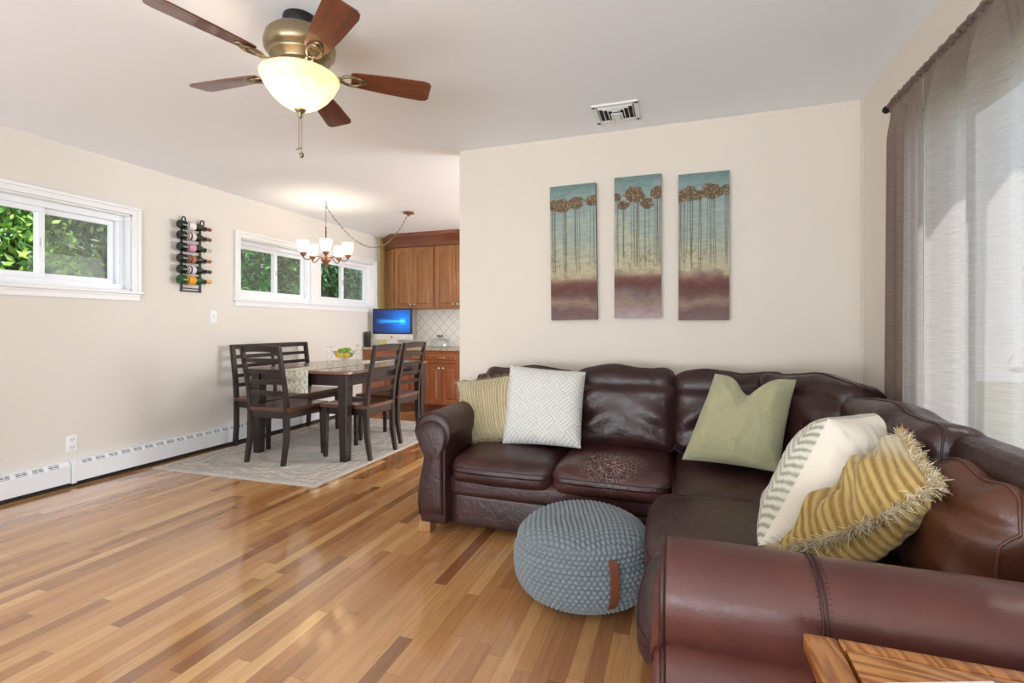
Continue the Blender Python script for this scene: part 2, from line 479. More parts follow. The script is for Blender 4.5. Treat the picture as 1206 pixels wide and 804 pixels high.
def left_window(idx, y0, y1, units):
    o = root('window_%d' % idx, (XL, (y0 + y1) / 2, Z0), None, None, kind='structure')
    c = MB(); casing(c, 1, y0, y1, Z0, Z1, XL); c.build('window_casing', M_white, o, auto=40)
    MB().box((XL - .10, y0, Z0 - .001), (XL + .0, y1, Z0 + .012), .002).box((XL - .10, y0, Z1 - .012), (XL, y1, Z1), .002) \
        .box((XL - .10, y0 - .001, Z0), (XL, y0 + .012, Z1), .002).box((XL - .10, y1 - .012, Z0), (XL, y1, Z1), .002).build('window_jamb', M_white, o)
    MB().box((XL - .0, y0 - .075, Z0 - .022), (XL + .04, y1 + .075, Z0), .006).build('window_sill', M_white, o)
    MB().box((XL, y0 - .06, Z0 - .075), (XL + .014, y1 + .06, Z0 - .022), .004).box((XL, y0 - .06, Z0 - .04), (XL + .022, y1 + .06, Z0 - .022), .004).build('window_apron', M_white, o)
    for k, (a, b, mid) in enumerate(units):
        slider(o, a, b, Z0 + .012, Z1 - .012, XL - .085, mid)
    if len(units) > 1:
        MB().box((XL - .13, units[0][1], Z0), (XL - .02, units[1][0], Z1), .004).build('window_mullion', M_white, o)
    return o
left_window(1, A0, A1, [(A0 + .012, A1 - .012, 2.145)])
left_window(2, B0, B1, [(B0 + .012, 4.735, 4.235), (4.885, B1 - .012, 5.365)])

w3 = root('window_3', (XR, (R0 + R1) / 2, RZ0), None, None, kind='structure')
c = MB(); casing(c, -1, R0, R1, RZ0, RZ1, XR, .05, .012); c.build('window_casing', M_white, w3)
MB().box((XR - .03, R0 - .07, RZ0 - .02), (XR + .12, R1 + .07, RZ0), .004).build('window_sill', M_white, w3)
fr = MB()
fr.box((XR + .07, R0, RZ0), (XR + .12, R1, RZ0 + .05), .003).box((XR + .07, R0, RZ1 - .05), (XR + .12, R1, RZ1), .003)
for yy in (R0, R0 + .47, R1 - .52, R1 - .05): fr.box((XR + .07, yy, RZ0 + .05), (XR + .12, yy + .05, RZ1 - .05), .003)
fr.build('window_frame', M_vinyl, w3)
MB().box((XR + .093, R0 + .05, RZ0 + .05), (XR + .096, R1 - .05, RZ1 - .05)).build('pane', M_glass, w3)

# ceiling vent
def ceiling_vent():
    x0, x1, y0, y1 = -.49, -.22, 2.86, 3.12
    r = root('ceiling_vent', ((x0 + x1) / 2, (y0 + y1) / 2, HZ), 'white square ceiling air vent with louvred slats above the paintings', 'vent')
    z = HZ
    f = MB(); w = .028
    f.box((x0, y0, z - .012), (x1, y0 + w, z), .004).box((x0, y1 - w, z - .012), (x1, y1, z), .004).box((x0, y0, z - .012), (x0 + w, y1, z), .004).box((x1 - w, y0, z - .012), (x1, y1, z), .004)
    f.build('vent_frame', M_white, r)
    MB().box((x0 + .02, y0 + .02, z - .003), (x1 - .02, y1 - .02, z - .0005)).build('duct_opening', M_dark, r)
    cx = (x0 + x1) / 2
    # concentric three-sided louvres open towards the wall plus straight ones
    for k in range(4):
        e = .036 + k * .026
        q = MB(); yy = y0 + .036 + k * .018
        q.beam((x0 + e, yy, z - .010), (x1 - e, yy, z - .010), .016, .003, up=(0, .7, .7), b=0)
        q.beam((x0 + e, yy, z - .010), (x0 + e, y1 - .03, z - .010), .003, .012, up=(0, 0, 1), b=0)
        q.beam((x1 - e, yy, z - .010), (x1 - e, y1 - .03, z - .010), .003, .012, up=(0, 0, 1), b=0)
        q.build('louvre', M_white, r)
    q = MB(); q.box((cx - .035, y0 + .125, z - .016), (cx + .035, y1 - .04, z - .008), .003); q.build('centre_plate', M_white, r)
ceiling_vent()

# baseboard heaters
def heater(y0, y1, cap, label):
    x = XL; d = .066; h = .182
    r = root('baseboard_heater', (x, (y0 + y1) / 2, 0), label, 'heater')
    b = MB()
    b.box((x, y0, .172), (x + .045, y1, .182), .002)                      # top
    b.box((x + d - .004, y0, .03), (x + d, y1, .130), .0015)             # front cover
    b.box((x, y0, .03), (x + .008, y1, .18), .001)
    b.beam((x + .040, y0, .179), (x + .040, y1, .179), .012, .004, up=(0, 0, 1), b=0)
    P = [(x + .042, .182), (x + d, .150), (x + d, .128), (x + d - .006, .128), (x + d - .006, .148), (x + .040, .177)]
    # sloping damper, cut by groups of slots
    ys = []; y = y0 + .06
    while y + .062 < y1 - .05: ys.append(y); y += .088
    prev = y0
    for yy in ys:
        b.prism([(p[0], p[1]) for p in P], 1, prev, yy); prev = yy + .062
        for f0, f1 in ((0., .14), (.34, .46), (.66, .78), (.92, 1.)):
            pa = (x + .042 + (d - .042) * f0, .182 - .032 * f0); pb = (x + .042 + (d - .042) * f1, .182 - .032 * f1)
            b.prism([pa, pb, (pb[0] - .004, pb[1] - .004), (pa[0] - .004, pa[1] - .004)], 1, yy, yy + .062)
        b.prism([(x + .0665 - .0005, .150), (x + d, .128), (x + d - .005, .128), (x + d - .005, .149)], 1, yy, yy + .062)
        b.beam((x + .043, yy + .031, .181), (x + d, yy + .031, .150), .004, .003, up=(0, 1, 0), b=0)
    b.prism([(p[0], p[1]) for p in P], 1, prev, y1)
    b.build('cover', M_heater, r)
    MB().box((x + .008, y0 + .01, .04), (x + .05, y1 - .01, .165)).build('heating_fins', M_dark, r)
    MB().box((x + .01, y0, .0), (x + d - .012, y1, .03)).build('plinth', M_dark, r)
    if cap:
        MB().box((x, y0 - .01, .02), (x + d + .004, y0 + .02, h + .003), .004).build('end_cap', M_heater, r)
    return r
heater(.30, 2.245, False, 'white slotted baseboard heater on the left wall under the first window')
heater(2.26, 5.2, True, 'long white slotted baseboard heater running from the outlet behind the dining bench')

# outlet and switch
r = root('wall_outlet', (XL, 2.284, .296), 'white duplex electrical outlet low on the left wall', 'outlet')
MB().box((XL, 2.249, .238), (XL + .006, 2.319, .354), .003).build('cover_plate', M_white, r)
for dz in (-.027, .027):
    q = MB().box((XL + .006, 2.266, .296 + dz - .018), (XL + .009, 2.302, .296 + dz + .018), .006).build('socket', M_vinyl, r)
    MB().box((XL + .009, 2.275, .296 + dz - .002), (XL + .0095, 2.278, .296 + dz + .010)).box((XL + .009, 2.290, .296 + dz - .002), (XL + .0095, 2.293, .296 + dz + .010)).box((XL + .009, 2.282, .296 + dz - .012), (XL + .0095, 2.287, .296 + dz - .007)).build('socket_slots', M_dark, q)
r = root('light_switch', (XL, 3.413, 1.231), 'white toggle light switch on the left wall below the wine rack', 'switch')
MB().box((XL, 3.378, 1.173), (XL + .006, 3.448, 1.289), .003).build('cover_plate', M_white, r)
MB().beam((XL + .004, 3.413, 1.231), (XL + .016, 3.413, 1.240), .009, .018, up=(0, 0, 1), b=.002).build('toggle', M_vinyl, r)
#r = root('wall_outlet', (XL, 4.7, 1.19), 'small white outlet plate on the left wall above the dining bench beside the table', 'outlet') if False else None

# ------------------------------------------------------------------ sofa
S0 = root('sectional_sofa', (-.2, 2.8, 0), 'large burgundy brown leather L-shaped sectional sofa with rolled arms and piped cushions', 'sofa')
X = Vector((1, 0, 0)); Y = Vector((0, 1, 0)); Z = Vector((0, 0, 1))
SX0, SXW = -1.20, -.03          # back-wall run of seats
# bases
b = MB(); b.box((-1.22, 2.475, .05), (.02, 3.20, .30), .02, 3); b.build('base', M_lea, S0, auto=40)
b = MB(); b.box((-.0, 1.2, .05), (.865, 3.20, .30), .02, 3); b.build('base', M_lea, S0, auto=40)
puff('base_rail', (.61, .035, .055), .03, (0, .006, .004), frame_of((-.605, 2.462, .262), X, Y, Z), M_lea, S0, 20, (.0015, 9.))
puff('base_panel', (.61, .02, .085), .012, (0, .006, .0), frame_of((-.605, 2.468, .128), X, Y, Z), M_lea, S0, 20, (.0012, 8.), 2.)
puff('base_rail', (.035, .56, .055), .03, (.006, 0, .004), frame_of((-.022, 1.80, .262), X, Y, Z), M_lea, S0, 20, (.0015, 9.), 3.)
puff('base_panel', (.02, .56, .085), .012, (.006, 0, 0), frame_of((-.012, 1.80, .128), X, Y, Z), M_lea, S0, 20, (.0012, 8.), 4.)
# back frames
def backframe(M, half):
    puff('back_frame', half, .05, (0, .0, .0), M, M_lea_b, S0, 20, (.002, 7.), 1.)
backframe(frame_of((-.235, 3.17, .43), X, Y, Z), (1.10, .075, .39))
backframe(frame_of((.800, 2.12, .43), X, Y, Z), (.068, 1.02, .395))
# seats: x right, y depth, z up
def seat(x0, x1, y0, y1, z0, z1, m, seed, rings, wr=.0035, r=.055, front='y', n=30):
    ce = ((x0 + x1) / 2, (y0 + y1) / 2, (z0 + z1) / 2); half = ((x1 - x0) / 2, (y1 - y0) / 2, (z1 - z0) / 2)
    ax = 1 if front == 'y' else 0
    def ex(R, P):
        t = np.clip(-R[:, ax] / half[ax], 0, 1)               # front half
        o = 0 if ax == 1 else 1
        w = 1 - np.abs(R[:, o] / half[o]) ** 4
        R[:, ax] -= .018 * t ** 3 * w * (1 - (R[:, 2] / half[2] * .8) ** 2)
        R[:, 2] -= .012 * t ** 6 * (R[:, 2] > 0)
        return R
    return puff('seat_cushion', half, r, (.004, .004, .020), frame_of(ce, X, Y, Z), m, S0, n, (wr, 7.), seed, rings, ex, 2.4, M_pipe, .0042)
M_lea_w = leather('burgundy_leather_cracked', s(56, 31, 30), s(78, 43, 40), worn=((-.13, -.25, .43), (4.4, 5.6, 3.0)))
rz = [ring(2, .42)]
seat(-1.19, -.615, 2.41, 3.05, .275, .430, M_lea, 1.3, rz)
sc2 = seat(-.615, -.03, 2.41, 3.05, .275, .430, M_lea_w, 5.1, rz)
seat(-.02, .74, 2.20, 3.02, .275, .425, M_lea, 8.8, rz, r=.06)
seat(-.095, .74, 1.66, 2.235, .272, .425, M_lea, 12.4, rz, .004, front='x', r=.06)
seat(-.085, .74, 1.22, 1.66, .272, .425, M_lea, 17.7, rz, .004, front='x', r=.06)
# back cushions
def backcush(ce, w, d, h, yaw, lean, m, seed, wr=.008, sag=.0, pipe=M_pipe, top=.0, n=32, extra=None, rings=True):
    """local x along the back, y into the room is -, z up"""
    Rm = Matrix.Rotation(yaw, 3, 'Z') @ Matrix.Rotation(lean, 3, 'X')
    M = Rm.to_4x4(); M.translation = Vector(ce)
    def ex(R, P):
        z = R[:, 2] / (h / 2); x = R[:, 0] / (w / 2); y = R[:, 1] / (d / 2)
        # pillow-top: upper third swells back over the frame
        k = sstep(.35, .62, z)
        R[:, 1] += .03 * k * (1 - 0 * x) + .02 * sstep(-.2, -1, z) * 0
        f = np.clip(-y, 0, 1)
        seam = np.exp(-((z - .52) / .07) ** 2)
        R[:, 1] += f * .016 * seam
        # folds fanning from the lower corners
        fan = np.sin((x * 1.7 + z * 3.2) * 3.1 + seed) * np.exp(-((x - .75) ** 2 + (z + .25) ** 2) / .28) + np.sin((x * 2.1 - z * 2.6) * 3.3 + seed * 2) * np.exp(-((x + .78) ** 2 + (z + .2) ** 2) / .28)
        R[:, 1] += f * wr * 1.1 * fan
        R[:, 2] += top * (1 - x ** 2) * (z > 0) + .01 * np.sin(x * 5 + seed) * sstep(.5, 1, z)
        if extra is not None: R = extra(R, x, y, z)
        return R
    rg = []
    if rings: rg = [[(t, -1, .44 + .0 * t) for t in np.linspace(-.97, .97, 30)]]
    P, F = cube_pts(n)
    o = puff('back_cushion', (w / 2, d / 2, h / 2), .065, (.012, .028, .006), M, m, S0, n, (wr * .8, 6.5), seed, [ring(1, -.62)] if rings else None, ex, 2.6, pipe, .004)
    return o
backcush((-.895, 2.985, .645), .60, .215, .455, 0, -.16, M_lea_b, 1.1, .006)
backcush((-.305, 2.975, .65), .575, .225, .47, 0, -.16, M_lea_b, 2.7, .010, top=.008)
backcush((.275, 2.985, .645), .60, .215, .455, -.02, -.16, M_lea_b, 4.2, .009, top=.006)
backcush((.60, 2.73, .65), .56, .25, .46, -.95, -.18, M_lea_b, 6.6, .014, top=.012)
backcush((.70, 2.08, .63), .72, .18, .44, -PI / 2 + .04, -.16, M_lea_b, 8.3, .012, top=.006)
backcush((.735, 1.55, .578), .36, .23, .36, -PI / 2, -.10, M_lea_warmlit, 9.9, .0035, top=.006, pipe=M_pipe_warmlit)
# rolled arms: closed outline (outward, up)
def arm_outline(s_=1., n=26):
    c = (.080, .565); r = .105; P = []
    P += [(0.0, .06), (0.0, .30), (0.0, .48)]
    a0, a1 = math.radians(205), math.radians(-62)
    for i in range(n):
        a = a0 + (a1 - a0) * i / (n - 1); P.append((c[0] + r * math.cos(a), c[1] + r * math.sin(a)))
    P += [(.125, .45), (.128, .42), (.140, .36), (.155, .29), (.165, .22), (.168, .16), (.160, .10), (.150, .06)]
    return P
def arm(origin, out, ext, L, m, seams=()):
    """origin: inner foot of the front face; out: outward dir; ext: direction the arm runs from its front"""
    O = Vector(origin); o_ = Vector(out); e = Vector(ext)
    P = arm_outline(); cx = .08; 
    def pt(p, d, k=1.): 
        q = (cx + (p[0] - cx) * k, .36 + (p[1] - .36) * (k if k > .97 else k)); return O + o_ * q[0] + Z * q[1] + e * d
    st = [(.0, .93), (.004, .97), (.012, 1.), (.03, 1.)] + [(t, 1.) for t in np.linspace(.06, L, 24)]
    V = []; n = len(P)
    for d, k in st:
        for p in P:
            q = pt(p, d, k); V.append(q)
    V = np.array([v[:] for v in V])
    nn = vnoise(V, 9., 3.) * .0016
    ctr = np.array((O + o_ * cx + Z * .5)[:]); dr = V - ctr; ee = np.array(e[:]); dr -= np.outer(dr @ ee, ee)
    V = V + dr / np.maximum(np.linalg.norm(dr, axis=1, keepdims=True), 1e-5) * nn[:, None]
    F = [(i * n + k, i * n + (k + 1) % n, (i + 1) * n + (k + 1) % n, (i + 1) * n + k) for i in range(len(st) - 1) for k in range(n)]
    F += [tuple(range(n)), tuple((len(st) - 1) * n + k for k in range(n))]
    a = mesh('arm', V, F, m, S0, auto=60)
    mb = MB(); mb.tube([pt(p, .004, .985) for p in P[2:-1]], .006, 8); mb.build('piping', M_pipe, a, smooth=True)
    # puffed facing panel on the arm front
    k = .80; Q = [pt(p, 0, k) for p in P]; V = []; F = []
    for d, kk in ((.004, .84), (-.010, .80), (-.018, .66), (-.021, .4)):
        V += [pt(p, d, kk)[:] for p in P]
    for i in range(3): F += [(i * n + q, i * n + (q + 1) % n, (i + 1) * n + (q + 1) % n, (i + 1) * n + q) for q in range(n)]
    F.append(tuple(3 * n + q for q in range(n)))
    mesh('arm_front_panel', V, F, m, a, auto=50)
    mb = MB(); mb.tube([pt(p, .0, .84) for p in P[3:-1]], .004, 6); mb.build('piping', M_pipe, a, smooth=True)
    for d in seams:
        mb = MB(); dd = [pt(p, d, 1.004) for p in P[3:-4]]
        mb.tube(dd, .0030, 6); mb.tube([q + e * .008 for q in dd], .0022, 6)
        for i in range(1, len(dd) - 1):
            for f_ in (0, .5):
                q = dd[i].lerp(dd[i + 1], f_)
                mb.tube([q - e * .007, q - e * .003], .0007, 4); mb.tube([q + e * .013, q + e * .017], .0007, 4)
        mb.build('stitched_seam', M_pipe, a, smooth=True)
    return a
arm((-1.195, 2.375, 0), (-1, 0, 0), (0, 1, 0), .83, M_lea)
arm((-.035, 1.20, 0), (0, -1, 0), (1, 0, 0), .905, M_lea_arm, seams=(.285,))
for x, y in ((-1.33, 2.42), (-1.33, 3.14), (.06, 1.1), (.80, 1.1), (.80, 3.12)):
    b = MB(); b.box((x - .035, y - .035, 0), (x + .035, y + .035, .062), .006); b.build('foot', M_foot, S0)

# ------------------------------------------------------------------ pillows
def pillow(name, label, cs, T, m, colf=None, nu=64, pinch=.07, chop=0., wr=.004, seed=0, fringe=None, fold=None, flop=None, pw=4, te=.55, group=None):
    """cs: corners BL, BR, TR, TL as seen from the front; T thickness; front normal = (BR-BL)x(TL-BL)"""
    BL, BR, TR, TL = [np.array(c, float) for c in cs]
    nrm = np.cross(BR - BL, TL - BL); nrm /= np.linalg.norm(nrm)
    ce = (BL + BR + TR + TL) / 4
    def pos(u, v, sd):
        uu = u * (1 - pinch * (1 - v ** 2)); vv = v * (1 - pinch * (1 - u ** 2))
        if chop:
            k = np.exp(-(u / .33) ** 2) * sstep(-.1, 1, v); vv = vv - chop * k
        a = (uu + 1) / 2; b = (vv + 1) / 2
        p = (BL[None] * ((1 - a) * (1 - b))[:, None] + BR[None] * (a * (1 - b))[:, None] + TR[None] * (a * b)[:, None] + TL[None] * ((1 - a) * b)[:, None])
        h = T / 2 * ((1 - np.abs(u) ** pw) * (1 - np.abs(v) ** pw)) ** te * (1 - .25 * (u * u + v * v) / 2)
        if chop:
            k2 = np.exp(-((u) / .16) ** 2) * sstep(.15, .75, v); h = h * (1 - .55 * k2)
            h = h + T * .05 * np.cos(u * 9) * sstep(.1, .6, v) * (1 - v ** 4)
        w = wr * ((fbm(u + 3, v + 3, 3.2, int(seed)) - .5) * 2.4 + (1 - np.abs(fbm(u + 7, v * .7 + 5, 2.1, int(seed) + 3) - .5) * 6) * .5)
        edge = (1 - np.abs(u) ** 8) * (1 - np.abs(v) ** 8)
        # gathered folds running in from the corners
        cf = 0
        for su in (-1, 1):
            for sv in (-1, 1):
                du, dv = u - su, v - sv; rr = np.hypot(du, dv); an = np.arctan2(dv * sv, du * su)
                cf = cf + np.sin(an * 9 + seed) * np.exp(-(rr / .55) ** 2) * rr
        h = h + (w + cf * wr * 1.6) * edge
        p = p + nrm[None] * (h * sd)[:, None]
        if flop is not None: p = flop(p, u, v, h * sd, nrm)
        return p
    n = nu; t = np.sin((np.linspace(0, 1, n) - .5) * PI) ; U, Vv = np.meshgrid(t, t, indexing='ij'); U = U.ravel(); Vv = Vv.ravel()
    Vf = pos(U, Vv, 1); Vb = pos(U, Vv, -1)
    idf = np.arange(n * n).reshape(n, n); idb = idf + n * n
    idb = idb.copy(); idb[0, :] = idf[0, :]; idb[-1, :] = idf[-1, :]; idb[:, 0] = idf[:, 0]; idb[:, -1] = idf[:, -1]
    F = []
    for i in range(n - 1):
        for j in range(n - 1):
            F.append((idf[i, j], idf[i + 1, j], idf[i + 1, j + 1], idf[i, j + 1])); F.append((idb[i, j + 1], idb[i + 1, j + 1], idb[i + 1, j], idb[i, j]))
    V = np.concatenate([Vf, Vb]); cols = None
    if colf is not None: cols = np.concatenate([colf(U, Vv, 1), colf(U, Vv, -1)])
    used = np.unique(np.array(F).ravel()); mp = -np.ones(len(V), int); mp[used] = np.arange(len(used))
    F = [tuple(mp[list(f)]) for f in F]; V = V[used]; cols = cols[used] if cols is not None else None
    base = (ce[0], ce[1], float(V[:, 2].min()))
    r = root(name, base, label, 'pillow', group)
    mesh('pillow_cover', V, F, m, r, smooth=True, cols=cols)
    # seam cord round the edge
    e = np.linspace(-1, 1, 40); one = np.ones(40)
    eu = np.concatenate([e, one, -e, -one]); ev = np.concatenate([-one, e, one, -e])
    ed = pos(eu, ev, 1)
    if fringe:
        rr = np.random.default_rng(int(seed) + 5); mb = MB(); cnt, ln, th, cA, cB = fringe
        for k in range(cnt):
            f = rr.random() * 4; i = int(f) * 40 + min(38, int((f % 1) * 39)); fr_ = rr.random()
            p = ed[i] * (1 - fr_) + ed[i + 1] * fr_; out = p - ce; out = out - nrm * (out @ nrm) * .3; out /= np.linalg.norm(out)
            d = out + rr.normal(0, .45, 3); d /= np.linalg.norm(d); l = ln * (.5 + rr.random() * .8)
            q1 = p + d * l * .5 + rr.normal(0, .003, 3); q2 = q1 + (d + rr.normal(0, .5, 3) + np.array([0, 0, -.35])) * l * .5
            c = np.array(cA) * (1 - fr_) + np.array(cB) * fr_
            mb.tube([p - d * .004, q1, q2], [th, th * .9, th * .5], 3, caps=False, c=c)
        mb.build('fringe', vcol('fringe_yarn_' + str(int(seed)), .95), r, kind='stuff')
    else:
        MB().tube(ed[::2], .0022, 5, closed=True).build('edge_seam', m, r, smooth=True, cols=None) if colf is None else None
    return r

def herring(u, v, sc):
    """raised zigzag braid pattern in white and grey-beige"""
    a = u * sc * .75; b = v * sc
    z = np.abs((a % 2) - 1); line = ((b * 1.7 + z * 3.0) % 1)
    return line
def col_white(u, v, sd):
    blk = (np.floor((u + v) * 2.2) + np.floor((u - v) * 2.2)) % 2
    l1 = np.abs(((u + v) * 9) % 1 - .5) * 2; l2 = np.abs(((u - v) * 9) % 1 - .5) * 2
    t = np.where(blk > 0, l1, l2); n_ = fbm(u + 2, v + 2, 40, 3)
    k = sstep(.45, .8, t * .75 + n_ * .35)
    k = k * .75
    return sa(np.array([226, 225, 219])[None] * (1 - k[:, None]) + np.array([188, 186, 176])[None] * k[:, None])
M_pw = vcol('white_woven_fabric', .95, (140, .5, .004), sheen=.2)
A_ = lambda u, v, Yd: (lambda x, y, c: np.array([x * Yd / y, Yd, CH + c * Yd / y]))(*(lambda a, c: (a * math.cos(TH) - math.sin(TH), a * math.sin(TH) + math.cos(TH), c))((u - 603) / 572, (385 - v) / 572))
pillow('throw_pillow', 'white and grey diamond textured pillow standing on the left seat cushion', [A_(592, 522, 2.68), A_(684, 528, 2.66), A_(690, 438, 2.84), A_(601, 430, 2.86)], .17, M_pw, col_white, 110, pinch=.035, wr=.004, seed=11, pw=6)

def col_stripe(u, v, sd, A=(200, 190, 158), B=(112, 92, 48), C_=(146, 128, 84)):
    f = v * 11 + .3 * (fbm(u + 3, v + 3, 3, 9) - .5)
    st = np.abs(f % 1 - .5) * 2; k = sstep(.35, .7, st)
    br = .5 + .5 * np.sin(u * 60 + 3 * np.floor(f)); k = k * (.75 + .25 * br)
    tone = fbm(u + 1, v + 1, 1.6, 21)
    A, B, C_ = (np.array(q, float)[None] for q in (A, B, C_))
    B = B * tone[:, None] * 1.25 + C_ * (1 - tone[:, None])
    return sa(A * (1 - k[:, None]) + B * k[:, None])
def col_stripe_v(u, v, sd): return col_stripe(v, u, sd)
def col_stripe_gold(u, v, sd):
    a = col_stripe(v * 1.0 + .25 * u, u * .8, sd, (190, 162, 100), (104, 78, 36), (146, 112, 50))
    pale = sstep(.1, .75, u * .5 + v * .6 + .5 * (fbm(u + 2, v + 2, 2.2, 77) - .5))[:, None] * (1. if sd > 0 else .2)
    return a * (1 - .6 * pale) + sa([206, 196, 170])[None] * .6 * pale
M_ps = vcol('ochre_chenille', .95, (120, .5, .004), sheen=.3)
pillow('throw_pillow', 'fringed ochre and cream striped pillow in the corner against the left sofa arm', [A_(556, 519, 2.74), A_(612, 517, 2.70), A_(612, 440, 2.88), A_(538, 450, 2.90)], .15, M_ps, col_stripe_v, 80, pinch=.05, wr=.006, seed=23, fringe=(900, .026, .0012, sa([186, 168, 124]), sa([130, 112, 70])))

def col_green(u, v, sd):
    n_ = fbm(u * 1 + 2, v * 1 + 2, 60, 5); n2 = fbm(u + 2, v * .4 + 2, 3, 7)
    k = (.93 + .12 * n_ + .05 * n2)[:, None]
    return sa(np.array([168, 165, 128])[None] * k)
M_pg = vcol('sage_woven_fabric', .95, (160, .45, .003), sheen=.3)
pillow('throw_pillow', 'plain sage green pillow with a dented top in the corner of the sofa', [A_(803, 541, 2.58), A_(918, 557, 2.42), A_(938, 447, 2.66), A_(842, 440, 2.78)], .20, M_pg, col_green, 90, pinch=.05, chop=.40, wr=.010, seed=31)

def col_cream(u, v, sd):
    if sd < 0: return np.tile(sa([236, 226, 208]), (len(u), 1))
    line = herring(u + 5, v + 5, 4.5); n_ = fbm(u + 2, v + 2, 40, 3)
    k = (sstep(.45, .75, np.abs(line - .5) * 2 * .8 + n_ * .25) * .75)[:, None]
    return sa(np.array([224, 220, 204])[None] * (1 - k) + np.array([138, 136, 116])[None] * k)
M_pc = vcol('cream_cotton', .9, (90, .15, .003), sheen=.15)
T1, T2, P1, P2 = (.462, 1.84, .835), (.705, 2.06, .832), (.232, 1.66, .462), (.50, 1.93, .465)
# front (patterned) normal points to the room: BL=P2, BR=P1, TR=T1, TL=T2
pillow('throw_pillow', 'thick white pillow with a grey zigzag front leaning beside the crumpled fringed pillow', [P2, P1, T1, T2], .24, M_pc, col_cream, 90, pinch=.04, wr=.010, seed=41, te=.5)

def flop(p, u, v, h, nrm):
    # the near side sags and curls under, the top face caves in with deep folds
    p = p.copy(); p[:, 2] += -.03 * (1 - u ** 2) * sstep(.2, -1, v)
    e = (1 - u ** 4) * (1 - v ** 4)
    top = np.where(h > 0, 1., 0.)
    d = -.35 * np.abs(h) * top + top * e * (.014 * np.sin(u * 7 + v * 3) + .009 * np.sin(u * 13 - v * 5))
    p = p + nrm[None] * d[:, None]
    return p
C1, C2, C3, C4 = (.25, 1.51, .520), (.614, 1.521, .73), (.625, 1.75, .815), (.475, 1.69, .55)
pillow('throw_pillow', 'crumpled ochre and cream striped pillow with shaggy fringe slumped on the near seat', [C1, C2, C3, C4], .22, M_ps, col_stripe_gold, 90, pinch=.03, wr=.010, seed=53, flop=flop, fringe=(3800, .027, .0013, sa([236, 226, 200]), sa([172, 140, 76])), te=.6)

